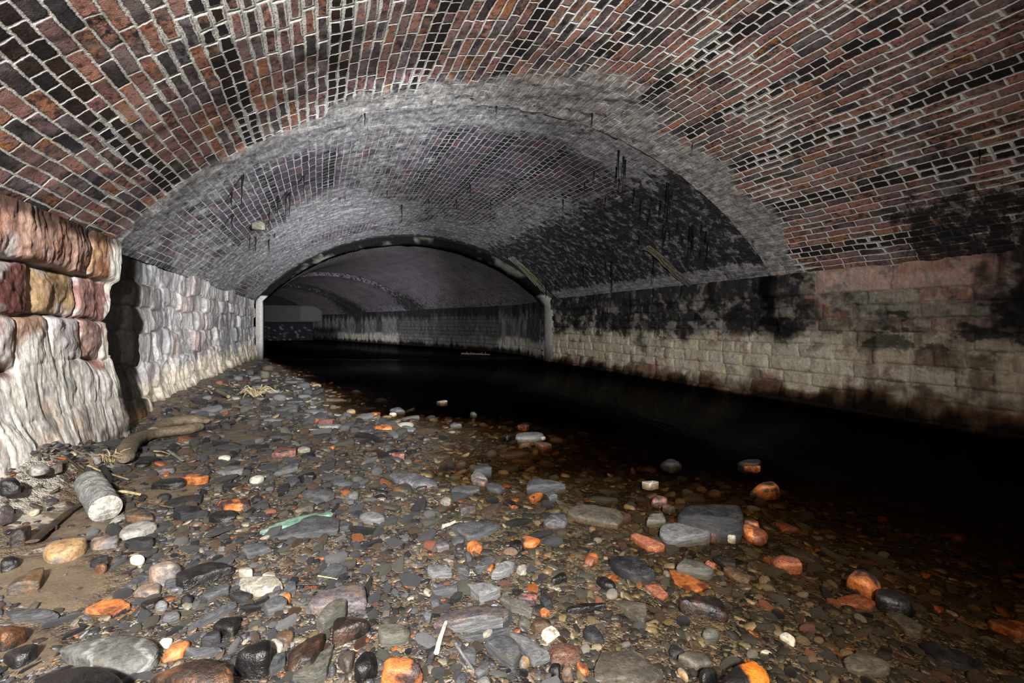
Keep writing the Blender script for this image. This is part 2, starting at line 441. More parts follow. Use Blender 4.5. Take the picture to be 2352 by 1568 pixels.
# --- left wall, near length
def left_near():
    ys = np.r_[np.arange(-1.2, 2.4, .03), np.arange(2.4, 4.72, .0065)]
    zs = np.arange(-.35, 1.66, .0075)
    Y, Z = np.meshgrid(ys, zs, indexing='ij')
    wy = (fbm(Y * 3, Z * 3, 0, 5, 3) - .5); wz = (fbm(Y * 2.5, Z * 2.5, 0, 6, 3) - .5)
    Yw, Zw = Y + wy * .07, Z + wz * .06
    tops = [-.5, -.16, .14, .44, .74, 1.03, 1.325, 1.9]
    fixed = {6: [-3, -1.9, -.9, .1, 1.1, 2.1, 3.05, 4.10, 4.46, 5.2], 5: [-3, -2, -1, 0, 1, 1.9, 2.8, 3.46, 4.02, 4.30, 4.48, 5.2],
             4: [-3, -2, -1, 0, .9, 1.7, 2.4, 3.33, 3.68, 4.08, 4.34, 5.2], 3: [-3, -2, -1, 0, .7, 1.5, 2.3, 2.9, 3.5, 3.8, 4.15, 5.2]}
    rnd, jd, fu, fv = blocks(Yw, Zw, tops, .28, .6, 11, fixed=fixed)
    pill = np.sqrt(np.clip(1 - np.abs(fu) ** 3.2, 0, 1)) * np.sqrt(np.clip(1 - np.abs(fv) ** 3.2, 0, 1))
    calc = sstep(.95, .62, Zw + (fbm(Y * 2, Z * 2, 0, 9, 4) - .5) * .7)
    calc = np.maximum(calc, sstep(4.25, 4.5, Y + (fbm(Y * 5, Z * 4, 0, 10, 4) - .5) * .4))
    calc = np.maximum(calc, .85 * sstep(4.0, 4.25, Y) * (Z < 1.03) * (Z > .74) * 0)
    x = XL - .02 + .030 * (pill * (1 - .8 * calc) + .6 * calc) + (rnd[..., 0] - .5) * .035 * (1 - calc)
    x += (fbm(Y * 8, Z * 8, 0, 21, 5) - .5) * (.055 - .025 * calc)
    x += .05 * sstep(1.30, 1.36, Zw)                                    # coping course stands proud
    flute = (fbm(Y * 7 + wy * 4, Z * 1.5, 0, 41, 2) - .5) * .028 + (vnoise(Y * 34 + wy * 6, Z * 2.6, 0, 42) - .5) * .009 + (vnoise(Y * 70 + wy * 9, Z * 9, 0, 43) - .5) * .004
    x += calc * (flute + .02)
    x += .10 * sstep(.75, .1, Z) * calc
    grooves = (vnoise(Y * 40 + Z * 9, Z * 7, 0, 44) - .5) * .009 * (Zw > 1.325)      # pecked tooling
    x += grooves
    # rounded end into the open joint
    e = np.clip((Y - (4.50 + .05 * np.sin(Z * 5) + .04 * (Z < .75))) / .2, 0, 2)
    x -= e ** 2 * .30
    # colour
    pal = np.array([L3(150, 106, 88), L3(106, 62, 56), L3(176, 146, 112), L3(160, 120, 106), L3(140, 110, 98), L3(178, 128, 92), L3(122, 88, 84), L3(168, 150, 140)])
    idx = np.clip((rnd[..., 1] * len(pal)).astype(int), 0, len(pal) - 1)
    c = pal[idx]
    # stones singled out by the picture
    def put(m, col): 
        c[m] = L3(*col)
    put((Zw > 1.325) & (Yw > 3.05) & (Yw < 4.1), (176, 142, 128)); put((Zw > 1.325) & (Yw > 4.1), (196, 156, 122))
    put((Zw > 1.03) & (Zw < 1.325) & (Yw > 2.8) & (Yw < 3.46), (108, 72, 68)); put((Zw > 1.03) & (Zw < 1.325) & (Yw > 3.46) & (Yw < 4.02), (176, 148, 112))
    put((Zw > 1.03) & (Zw < 1.325) & (Yw > 4.02) & (Yw < 4.30), (166, 126, 122)); put((Zw > 1.03) & (Zw < 1.325) & (Yw > 4.3), (150, 112, 104))
    put((Zw > .74) & (Zw < 1.03) & (Yw > 3.33) & (Yw < 3.68), (166, 138, 118)); put((Zw > .74) & (Zw < 1.03) & (Yw > 3.68) & (Yw < 4.08), (170, 168, 168))
    put((Zw > .74) & (Zw < 1.03) & (Yw > 4.08), (152, 126, 120))
    vein = fbm(Y * 5, Z * 14, 0, 51, 5)
    c = mix3(c, L3(84, 52, 46), .55 * sstep(.56, .72, vein))
    c = mix3(c, L3(196, 160, 140), .5 * sstep(.55, .75, fbm(Y * 16, Z * 5, 0, 52, 4)))
    c = mix3(c, L3(200, 194, 194), .8 * sstep(.44, .60, fbm(Y * 5, Z * 6, 0, 53, 5) + .22 * (calc - .5)))
    rust = (Zw > 1.325) * sstep(.47, .6, fbm(Y * 9, Z * 2.5, 0, 54, 4))
    c = mix3(c, L3(132, 78, 46), .38 * rust)
    cc = np.broadcast_to(L3(216, 211, 202), c.shape).copy()
    cc = mix3(cc, L3(168, 140, 116), .55 * sstep(.5, .68, fbm(Y * 4, Z * 3, 0, 61, 4)))
    cc = mix3(cc, L3(110, 114, 118), .65 * sstep(.56, .72, fbm(Y * 6, Z * 5, 0, 62, 5)))
    cc = mix3(cc, L3(214, 212, 208), .8 * sstep(.5, .68, vnoise(Y * 13 + wy * 4, Z * 1.3, 0, 41)))
    c = mix3(c, cc, sstep(.25, .75, calc + (fbm(Y * 12, Z * 12, 0, 63, 4) - .5) * .5))
    j = sstep(.012, .0, jd) * (1 - .95 * calc)
    c = mix3(c, L3(96, 88, 88), j * .8)
    x -= sstep(.022, .0, jd) * .022 * (1 - .92 * calc)
    # colour goes black towards the open joint, brown slime at its foot
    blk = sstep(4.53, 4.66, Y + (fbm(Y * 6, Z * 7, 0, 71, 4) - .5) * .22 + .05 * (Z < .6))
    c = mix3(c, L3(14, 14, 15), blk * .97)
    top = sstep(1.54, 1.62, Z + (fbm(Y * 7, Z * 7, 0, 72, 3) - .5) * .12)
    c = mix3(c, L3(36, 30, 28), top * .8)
    c = mix3(c, L3(58, 44, 28), .8 * sstep(.30, .08, Z + (fbm(Y * 9, Z * 9, 0, 73, 4) - .5) * .35) * sstep(.4, .6, fbm(Y * 4, Z * 4, 0, 74, 3)))
    V = np.c_[x.ravel(), Y.ravel(), Z.ravel()]
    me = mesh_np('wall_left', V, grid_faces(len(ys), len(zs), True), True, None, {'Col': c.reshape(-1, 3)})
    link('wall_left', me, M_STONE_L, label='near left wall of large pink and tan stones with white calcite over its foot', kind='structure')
left_near()

# --- left wall, second length (seen at a grazing angle)
def left_far():
    ys = np.r_[np.arange(4.9, 7.5, .012), np.arange(7.5, 13.95, .025)]
    zs = np.arange(-.35, 1.66, .011)
    Y, Z = np.meshgrid(ys, zs, indexing='ij')
    wy = (fbm(Y * 3, Z * 3, 0, 105, 3) - .5); wz = (fbm(Y * 2.6, Z * 2.5, 0, 106, 4) - .5)
    Yw, Zw = Y + wy * .10, Z + wz * .17
    tops = [-.5, .02, .33, .62, .92, 1.16, 1.38, 1.9]
    rnd, jd, fu, fv = blocks(Yw, Zw, tops, .28, .85, 111)
    pill = np.sqrt(np.clip(1 - np.abs(fu) ** 2.6, 0, 1)) * np.sqrt(np.clip(1 - np.abs(fv) ** 2.6, 0, 1))
    calc = .35 + .65 * sstep(.9, .35, Z + (fbm(Y * 1.5, Z * 2, 0, 109, 4) - .5) * .5)
    x = XL - .085 + .024 * (pill * (1 - .75 * calc) + .5 * calc) + (rnd[..., 0] - .5) * .07
    x += (fbm(Y * 6, Z * 5, 0, 121, 4) - .5) * .06
    x += calc * ((fbm(Y * 6 + wy * 4, Z * 1.0, 0, 141, 3) - .5) * .13 + (vnoise(Y * 22 + wy * 5, Z * 2, 0, 142) - .5) * .03 + .02)
    x += .06 * sstep(.5, .0, Z) + .05 * sstep(1.42, 1.36, Z) * 0
    e = np.clip((5.16 - Y) / .2, 0, 2); x -= e ** 2 * .25
    e2 = np.clip((Y - 13.75) / .2, 0, 2); x -= e2 ** 2 * .1
    pal = np.array([L3(152, 150, 152), L3(146, 112, 104), L3(128, 128, 130), L3(160, 138, 132), L3(150, 146, 146), L3(120, 84, 76), L3(170, 166, 162), L3(136, 124, 122)])
    idx = np.clip((rnd[..., 1] * len(pal)).astype(int), 0, len(pal) - 1)
    c = pal[idx]
    c = mix3(c, L3(178, 176, 174), np.clip(.40 + .35 * sstep(6.5, 10, Y), 0, 1))
    c = mix3(c, L3(84, 85, 88), .75 * sstep(.48, .62, fbm(Y * 8, Z * 1.1, 0, 152, 5)))
    c = mix3(c, L3(186, 186, 186), .6 * sstep(.52, .7, fbm(Y * 10, Z * 1.6, 0, 153, 5)))
    c = mix3(c, L3(190, 178, 158), .75 * sstep(.62, .35, Z + (fbm(Y * 3, Z * 3, 0, 154, 4) - .5) * .4))
    c = mix3(c, L3(92, 86, 84), sstep(.012, .0, jd) * .6 * (1 - .85 * calc))
    x -= sstep(.02, .0, jd) * .016 * (1 - .9 * calc)
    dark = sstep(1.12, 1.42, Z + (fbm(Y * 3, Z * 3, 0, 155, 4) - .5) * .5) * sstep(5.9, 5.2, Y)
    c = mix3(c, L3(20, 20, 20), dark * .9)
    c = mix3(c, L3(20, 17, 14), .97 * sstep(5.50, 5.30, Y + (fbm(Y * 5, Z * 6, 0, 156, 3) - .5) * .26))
    hole = np.exp(-((Y - 6.05) / .06) ** 2 - ((Z - .55) / .2) ** 2) + np.exp(-((Y - 5.75) / .05) ** 2 - ((Z - .22) / .16) ** 2)
    c = mix3(c, L3(40, 30, 22), np.clip(hole, 0, 1) * .85); x -= hole * .05
    c = mix3(c, L3(84, 62, 44), .8 * sstep(.26, .1, Z + (fbm(Y * 6, Z * 9, 0, 158, 4) - .5) * .2))
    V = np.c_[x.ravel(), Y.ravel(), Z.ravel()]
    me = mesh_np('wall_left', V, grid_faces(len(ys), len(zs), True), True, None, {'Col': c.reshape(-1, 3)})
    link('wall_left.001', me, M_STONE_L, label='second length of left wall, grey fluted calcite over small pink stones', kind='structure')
    # back of the open joint, coloured near black
    yb = np.linspace(4.5, 5.2, 40); zb = np.linspace(-.4, 1.75, 110)
    Yb, Zb = np.meshgrid(yb, zb, indexing='ij')
    xb = -1.80 + (fbm(Yb * 7, Zb * 5, 0, 171, 4) - .5) * .10
    cb = np.broadcast_to(L3(15, 15, 15), Yb.shape + (3,)).copy()
    cb = mix3(cb, L3(62, 46, 24), .8 * sstep(.62, .3, Zb + (fbm(Yb * 8, Zb * 5, 0, 172, 4) - .5) * .4))
    me = mesh_np('wall_left', np.c_[xb.ravel(), Yb.ravel(), Zb.ravel()], grid_faces(40, 110, True), True, None, {'Col': cb.reshape(-1, 3)})
    link('wall_left.002', me, M_STONE_L, label='black open joint between the two lengths of left wall', kind='structure')
left_far()

# --- right wall
def right_wall():
    ys = np.r_[np.arange(-1.5, 1.6, .04), np.arange(1.6, 10.75, .0135)]
    zs = np.arange(-.9, 1.645, .0125)
    Y, Z = np.meshgrid(ys, zs, indexing='ij')
    wy = (fbm(Y * 3, Z * 3, 0, 205, 3) - .5); wz = (fbm(Y * 2.0, Z * 2.5, 0, 206, 3) - .5)
    Yw, Zw = Y + wy * .05, Z + wz * .035
    tops = [-1, -.4, -.18, .03, .22, .38, .56, .73, .90, 1.05, 1.20, 1.345, 1.9]
    rnd, jd, fu, fv = blocks(Yw, Zw, tops, .22, .62, 211, fixed={11: [-3, -2, -1, 0, 1.0, 1.55, 2.08, 2.9, 3.72, 4.6, 5.4, 6.0, 6.7, 7.4, 8, 8.7, 9.3, 10, 11, 12]})
    pill = np.clip(1 - np.abs(fu) ** 6, 0, 1) * np.clip(1 - np.abs(fv) ** 6, 0, 1)
    n1 = fbm(Y * 1.6, Z * 2.4, 0, 221, 5); n2 = fbm(Y * 5, Z * 5, 0, 222, 5); n3 = fbm(Y * 9, Z * 2.0, 0, 223, 5); n4 = fbm(Y * 16, Z * 14, 0, 224, 4)
    n5 = fbm(Y * 3.2, Z * 4.5, 0, 228, 6, .62)
    x = XR + .02 - .022 * pill - (rnd[..., 0] - .5) * .03
    x -= (fbm(Y * 7, Z * 7, 0, 225, 4) - .5) * .045
    x += sstep(.014, .0, jd) * .018
    x -= .03 * sstep(1.33, 1.36, Zw)
    x -= .06 * sstep(.25, -.05, Z + (n1 - .5) * .3)
    pal = np.array([L3(134, 106, 94), L3(120, 92, 80), L3(122, 114, 100), L3(104, 98, 90), L3(112, 100, 84), L3(142, 118, 106), L3(98, 84, 76), L3(126, 122, 110)])
    idx = np.clip((rnd[..., 1] * len(pal)).astype(int), 0, len(pal) - 1)
    c = pal[idx]
    cop = (Zw > 1.345) & (Yw > 2.08) & (Yw < 3.72)
    c[cop] = L3(172, 146, 134)
    c = mix3(c, L3(140, 100, 78), cop * .6 * sstep(.5, .62, fbm(Y * 3, Z * 9, 0, 226, 4)))
    c = mix3(c, L3(80, 74, 72), .6 * sstep(.5, .66, n2))
    c = mix3(c, L3(84, 82, 80), sstep(.009, .0, jd) * .7)
    # cream calcite band low down
    band = sstep(.12, .30, Z + (n2 - .5) * .5) * sstep(.98, .74, Z + (n1 - .5) * .35)
    cream = band * sstep(.40, .54, n1 * .4 + n2 * .35 + n3 * .25 + .05)
    c = mix3(c, L3(176, 168, 146), .88 * cream)
    c = mix3(c, L3(190, 184, 168), .7 * sstep(.55, .7, n3) * band)
    c = mix3(c, L3(150, 148, 140), .65 * sstep(.54, .66, n4) * sstep(.7, 1.3, Z))
    # dark upper courses away from the pink coping stones
    up = sstep(.74, .92, Z + (n1 - .5) * .30 + (n3 - .5) * .25)
    far = np.maximum(sstep(3.5, 3.95, Y + (n2 - .5) * .9 - .25 * (Z > 1.3)), .92 * sstep(2.25, 1.95, Y + (n2 - .5) * .7))
    c = mix3(c, L3(34, 34, 36), .96 * np.clip(up * far * sstep(.68, .48, n4 * .55 + n2 * .45) , 0, 1))
    c = mix3(c, L3(44, 44, 46), .6 * up * far)
    mid = up * (1 - far)
    c = mix3(c, L3(58, 58, 60), .75 * mid * sstep(.50, .62, n1 * .5 + n2 * .5) * (Zw < 1.345))
    c = mix3(c, L3(28, 28, 28), .85 * sstep(.56, .64, n5) * sstep(.55, .8, Z) * (1 - cop * .6))
    c = mix3(c, L3(176, 172, 158), .8 * sstep(.44, .36, n5) * sstep(1.45, 1.2, Z) * (.35 + .65 * band))
    # streaks and the black gash at the join
    gash = np.exp(-((Y - 4.28 + (n1 - .5) * .5) / .13) ** 2) * sstep(.6, .95, Z)
    c = mix3(c, L3(10, 10, 11), .95 * np.clip(gash * 1.2, 0, 1))
    gash = np.exp(-((Y - 7.0 + (n1 - .5) * .4) / .10) ** 2) * sstep(.35, .5, Z) * sstep(.95, .75, Z)
    c = mix3(c, L3(14, 14, 15), .8 * gash)
    c = mix3(c, L3(150, 150, 150), .7 * np.exp(-((Y - 8.6 + (n1 - .5) * .3) / .06) ** 2) * sstep(.7, .9, Z) * sstep(1.4, 1.2, Z))
    # wet brown and black foot
    foot = sstep(.25, .06, Z + (n1 - .5) * .55 + (n2 - .5) * .30)
    c = mix3(c, L3(76, 56, 34), .85 * foot)
    foot2 = sstep(.17, -.02, Z + (n1 - .5) * .45 + (n3 - .5) * .3)
    c = mix3(c, L3(18, 15, 13), .95 * foot2)
    V = np.c_[x.ravel(), Y.ravel(), Z.ravel()]
    me = mesh_np('wall_right', V, grid_faces(len(ys), len(zs)), True, None, {'Col': c.reshape(-1, 3)})
    link('wall_right', me, M_STONE_R, label='right wall of coursed stone, black above and cream calcite below', kind='structure')
right_wall()

# --- walls of the far length
def far_walls():
    for nm, P, lab, flip in (('wall_right.001', RP, 'far right wall curving away, black streaks over a pale foot', False),
                             ('wall_left.003', LP, 'far left wall hidden in the dark beyond the arch ring', True)):
        L = np.r_[0, np.cumsum(np.linalg.norm(np.diff(P, axis=0), axis=1))]
        zs = np.linspace(-1.0, 1.66, 120)
        n = 420; li = np.linspace(0, L[-1], n)
        px_, py_ = np.interp(li, L, P[:, 0]), np.interp(li, L, P[:, 1])
        U, Z = np.meshgrid(li, zs, indexing='ij')
        n1 = fbm(U * 1.0, Z * 2, 0, 301, 5); n3 = fbm(U * 5, Z * 1.2, 0, 303, 5); n2 = fbm(U * 6, Z * 6, 0, 302, 5)
        rnd, jd, fu, fv = blocks(U, Z, [-1.2, -.4, -.1, .1, .25, .4, .55, .7, .85, 1.0, 1.15, 1.3, 1.9], .25, .6, 311)
        off = (n2 - .5) * .06 + sstep(.02, 0, jd) * .02
        X = px_[:, None] + off; Y = py_[:, None] + 0 * Z
        c = np.broadcast_to(L3(98, 98, 98), U.shape + (3,)).copy()
        c = mix3(c, L3(50, 50, 52), .8 * sstep(.42, .6, n3))
        c = mix3(c, L3(160, 156, 144), .85 * sstep(.60, .42, Z + (n1 - .5) * .5) * sstep(.45, .55, n3 + .12))
        rec = sstep(3.8, 4.1, U) * sstep(11.5, 10.8, U)                        # dark brick recess
        c = mix3(c, L3(70, 68, 68), .8 * rec)
        c = mix3(c, L3(40, 40, 40), rec * sstep(.02, .0, jd) * .8)
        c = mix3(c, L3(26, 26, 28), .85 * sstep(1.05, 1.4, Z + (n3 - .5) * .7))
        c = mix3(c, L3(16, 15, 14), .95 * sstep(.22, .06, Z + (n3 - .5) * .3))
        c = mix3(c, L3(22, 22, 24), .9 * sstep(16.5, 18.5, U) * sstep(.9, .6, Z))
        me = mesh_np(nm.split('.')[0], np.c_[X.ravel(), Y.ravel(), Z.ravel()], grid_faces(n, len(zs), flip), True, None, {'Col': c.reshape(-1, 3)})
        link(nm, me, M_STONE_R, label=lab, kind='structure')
    # end wall
    A, B = LP[-1], RP[-1]
    us = np.linspace(-.1, 1.1, 80); zs = np.linspace(-1, 3.4, 60)
    U, Z = np.meshgrid(us, zs, indexing='ij')
    X = A[0] + (B[0] - A[0]) * U; Y = A[1] + (B[1] - A[1]) * U + .6
    c = np.broadcast_to(L3(26, 24, 26), U.shape + (3,)).copy()
    c = mix3(c, L3(84, 76, 90), sstep(.62, .75, fbm(U * 90, Z * 9, 0, 331, 4)) * (Z < .9))  # purple water glints painted into the wall colour as flecks
    me = mesh_np('wall_back', np.c_[X.ravel(), Y.ravel(), Z.ravel()], grid_faces(80, 60, True), True, None, {'Col': c.reshape(-1, 3)})
    link('wall_back', me, M_STONE_R, label='black end wall at the far end of the tunnel', kind='structure')
far_walls()

# a plain box mesh with bevel
def box_me(name, sx, sy, sz, bev=.01, seg=2):
    bm = bmesh.new(); bmesh.ops.create_cube(bm, size=1)
    bmesh.ops.scale(bm, vec=(sx, sy, sz), verts=bm.verts)
    if bev: bmesh.ops.bevel(bm, geom=bm.edges[:], offset=bev, segments=seg, affect='EDGES')
    me = bpy.data.meshes.new(name); bm.to_mesh(me); bm.free(); return me

# ------------------------------------------------------------------ stream bed and water
WY = np.array([-.5, .5, 1.2, 1.7, 2.25, 2.7, 3.0, 3.3, 3.6, 4.2, 4.9, 5.3, 5.7, 7.2, 9.0, 12.3, 13.6, 40])
WX = np.array([.55, .60, .62, .60, .55, .50, .30, .62, .82, .82, .55, .08, .02, -.05, -.45, -1.0, -1.45, -3])
def ground(x, y, detail=True):
    x = np.asarray(x, float); y = np.asarray(y, float)
    xw = np.interp(y, WY, WX)
    d = xw - x
    dp = np.maximum(d, 0); k = np.maximum(-d, 0)
    z = .006 + .075 * (1 - np.exp(-dp / .55)) - .036 * k - .005 * k ** 2 - .14 * np.maximum(k - 3.0, 0) ** 2
    wgt = np.interp(y, [0, 1.2, 2.6, 3.3, 3.9, 4.4, 4.9, 5.4, 6.5, 9, 12, 14], [.1, .12, .5, 1.15, .6, .1, .1, .35, .5, .45, .3, .1])
    z = z + .24 * wgt * np.exp(-((x + 1.55) / .28) ** 2)
    z = z - .045 * k * sstep(4.2, 6.5, y) - .030 * k * sstep(1.8, 3.4, y)
    z = np.maximum(z, -.75)
    if detail:
        z = z + (fbm(x * 3.1, y * 3.1, 0, 401, 4) - .5) * .045 * np.clip(.4 + 1.5 * dp, .4, 1) 
    return z

def ground_at(px, py, it=8):
    z = 0.0
    for _ in range(it):
        p, d = pix(px, py, z); z = .5 * z + .5 * float(ground(p[0], p[1]))
    p, d = pix(px, py, z)
    return p, d, z

SAND = [(110, 1340, 170, 90), (120, 1205, 160, 45), (380, 1120, 90, 45), (560, 1010, 60, 30), (60, 1500, 110, 60)]
def sandy(px, py):
    return max([math.exp(-((px - a) / c) ** 2 - ((py - b) / d) ** 2) for a, b, c, d in SAND])

def bed():
    t = NT('stream_bed')
    pos = t.coord('Object')
    vor = t.n.new('ShaderNodeTexVoronoi'); t.put(vor.inputs['Vector'], t.scale(pos, 1, .72, 1)); vor.inputs['Scale'].default_value = 34; vor.inputs['Randomness'].default_value = 1
    vor2 = t.n.new('ShaderNodeTexVoronoi'); t.put(vor2.inputs['Vector'], pos); vor2.inputs['Scale'].default_value = 120
    pal = [(0, lin(58, 54, 48)), (.2, lin(44, 42, 40)), (.4, lin(86, 78, 64)), (.55, lin(70, 66, 60)), (.7, lin(52, 50, 50)), (.84, lin(104, 92, 72)), (.93, lin(150, 84, 42)), (.97, lin(150, 146, 134))]
    rc = t.xyz(vor.outputs['Color'])[0]
    peb = t.ramp(rc, pal, 'CONSTANT')
    peb2 = t.ramp(t.xyz(vor2.outputs['Color'])[0], pal, 'CONSTANT')
    n = t.noise(pos, 260, 3, .7)
    sand = t.mix(t.noise(pos, 6, 5, .6), lin(80, 70, 57), lin(106, 95, 79))
    sand = t.mix(1.0, sand, t.ramp(n, [(.3, (.5, .5, .5)), (.7, (1.35, 1.3, 1.25))]), 'MULTIPLY')
    c = t.mix(t.ss(t.noise(pos, 4.2, 4, .6), .40, .58), sand, t.mix(t.ss(t.noise(pos, 9, 3, .6), .42, .55), peb2, peb))
    s = t.attr('sand')
    c = t.mix(s, c, sand)
    cr = t.attr('crust')
    c = t.mix(t.ss(t.M('ADD', cr, t.M('MULTIPLY', t.M('SUBTRACT', t.noise(pos, 13, 7, .7), .5), 1.6)), .42, .60), c, t.mix(t.noise(pos, 40, 5, .7), lin(96, 90, 82), lin(190, 184, 172)))
    wet = t.xyz(pos)[2]
    c = t.mix(t.ss(wet, -.02, -.09, 0, .6), c, t.mix(t.ss(rc, .9, .93), t.mix(.5, peb, lin(78, 66, 42)), peb))
    h = t.M('ADD', t.M('MULTIPLY', vor.outputs['Distance'], -1.0), t.M('ADD', t.M('MULTIPLY', vor2.outputs['Distance'], -.4), t.M('MULTIPLY', n, .12)))
    nb = t.bump(t.M('MULTIPLY', h, t.M('SUBTRACT', 1.0, t.M('MULTIPLY', s, .85))), .8, .02)
    mat = t.done(c, .42, nb, .5)
    # near grid
    xs = np.r_[np.arange(-2.0, 2.2, .022), np.arange(2.2, 6.2, .08)]
    ys = np.r_[np.arange(-1.0, 5.0, .022), np.arange(5.0, 14.6, .06)]
    Y, X = np.meshgrid(ys, xs, indexing='ij')
    Z = ground(X, Y) + (fbm(X * 14, Y * 14, 0, 411, 3) - .5) * .016
    pxs, pys, d = topix(X, Y, Z)
    s_ = np.zeros(X.shape)
    for a, b, cx_, cy_ in SAND:
        s_ = np.maximum(s_, np.where(d > .3, np.exp(-((pxs - a) / cx_) ** 2 - ((pys - b) / cy_) ** 2), 0))
    s_ = sstep(.30, .62, s_ + (fbm(X * 8, Y * 8, 0, 412, 4) - .5) * .5)
    me = mesh_np('floor', np.c_[X.ravel(), Y.ravel(), Z.ravel()], grid_faces(len(ys), len(xs), True), True, None, {'sand': s_.ravel(), 'crust': (.62 * sstep(-.95, -1.30, X + (fbm(X * 5, Y * 5, 0, 413, 3) - .5) * .4) * sstep(4.2, 3.6, Y) * sstep(1.6, 2.3, Y) + .35 * sstep(-1.2, -1.45, X) * sstep(5.0, 5.4, Y)).ravel()})
    link('floor', me, mat, label='gravel and sand bed of the tunnel sloping under the stream', kind='structure')
    # far bed under the curve
    V = np.concatenate([np.c_[LP[:, 0] - .3, LP[:, 1], np.full(NF, -.7)], np.c_[RP[:, 0] + .3, RP[:, 1], np.full(NF, -.7)]])
    i = np.arange(NF - 1)
    me = mesh_np('floor', V, np.c_[i, i + NF, i + NF + 1, i + 1], True, None, {'sand': np.zeros(len(V))})
    link('floor.001', me, mat, label='dark stream bed in the far curving tunnel', kind='structure')
bed()

def water():
    t = NT('stream_water')
    for n in list(t.n):
        if n.name == 'Principled BSDF': t.n.remove(n)
    pos = t.coord('Object')
    rip = t.noise(t.scale(pos, 3.0, .8, 1), 2.6, 4, .55)
    rip2 = t.noise(t.scale(pos, 1.6, .7, 1), 14, 3, .6)
    nb = t.bump(t.M('ADD', rip, t.M('MULTIPLY', rip2, .25)), .32, .06)
    gl = t.n.new('ShaderNodeBsdfGlossy'); gl.inputs['Roughness'].default_value = .16; gl.inputs['Color'].default_value = (.9, .95, 1, 1)
    t.l.new(nb, gl.inputs['Normal'])
    tr = t.n.new('ShaderNodeBsdfTransparent'); tr.inputs[0].default_value = (.97, .96, .93, 1)
    fr = t.n.new('ShaderNodeFresnel'); fr.inputs['IOR'].default_value = 1.33; t.l.new(nb, fr.inputs['Normal'])
    mx = t.n.new('ShaderNodeMixShader')
    t.l.new(t.M('MULTIPLY', fr.outputs[0], .13), mx.inputs[0]); t.l.new(tr.outputs[0], mx.inputs[1]); t.l.new(gl.outputs[0], mx.inputs[2])
    t.l.new(mx.outputs[0], t.out.inputs['Surface'])
    va = t.n.new('ShaderNodeVolumeAbsorption'); va.inputs['Color'].default_value = (.50, .36, .16, 1); va.inputs['Density'].default_value = 10.5
    t.l.new(va.outputs[0], t.out.inputs['Volume'])
    pr = [(XR + .05, -.6), (XR + .05, 10.6)] + [tuple(p) for p in RP[::10]]
    pl = [(-1.62, -.6), (-1.62, 13.9)] + [tuple(p) for p in LP[::10]]
    n = len(pr)
    top = [(x, y, 0) for x, y in pl] + [(x, y, 0) for x, y in pr]
    bot = [(x, y, -1.2) for x, y in pl] + [(x, y, -1.2) for x, y in pr]
    V = np.array(top + bot); N = 2 * n
    f = []
    for i in range(n - 1):
        f.append((i, n + i, n + i + 1, i + 1)); f.append((N + i + 1, N + n + i + 1, N + n + i, N + i))
        f.append((i + 1, N + i + 1, N + i, i)); f.append((n + i, N + n + i, N + n + i + 1, n + i + 1))
    f.append((0, N, N + n, n)); f.append((2 * n - 1, N + 2 * n - 1, N + n - 1, n - 1))
    me = mesh_np('water', V, np.array(f), False)
    link('water', me, t.m, label='black brown stream water filling the right side of the tunnel', kind='structure')
water()

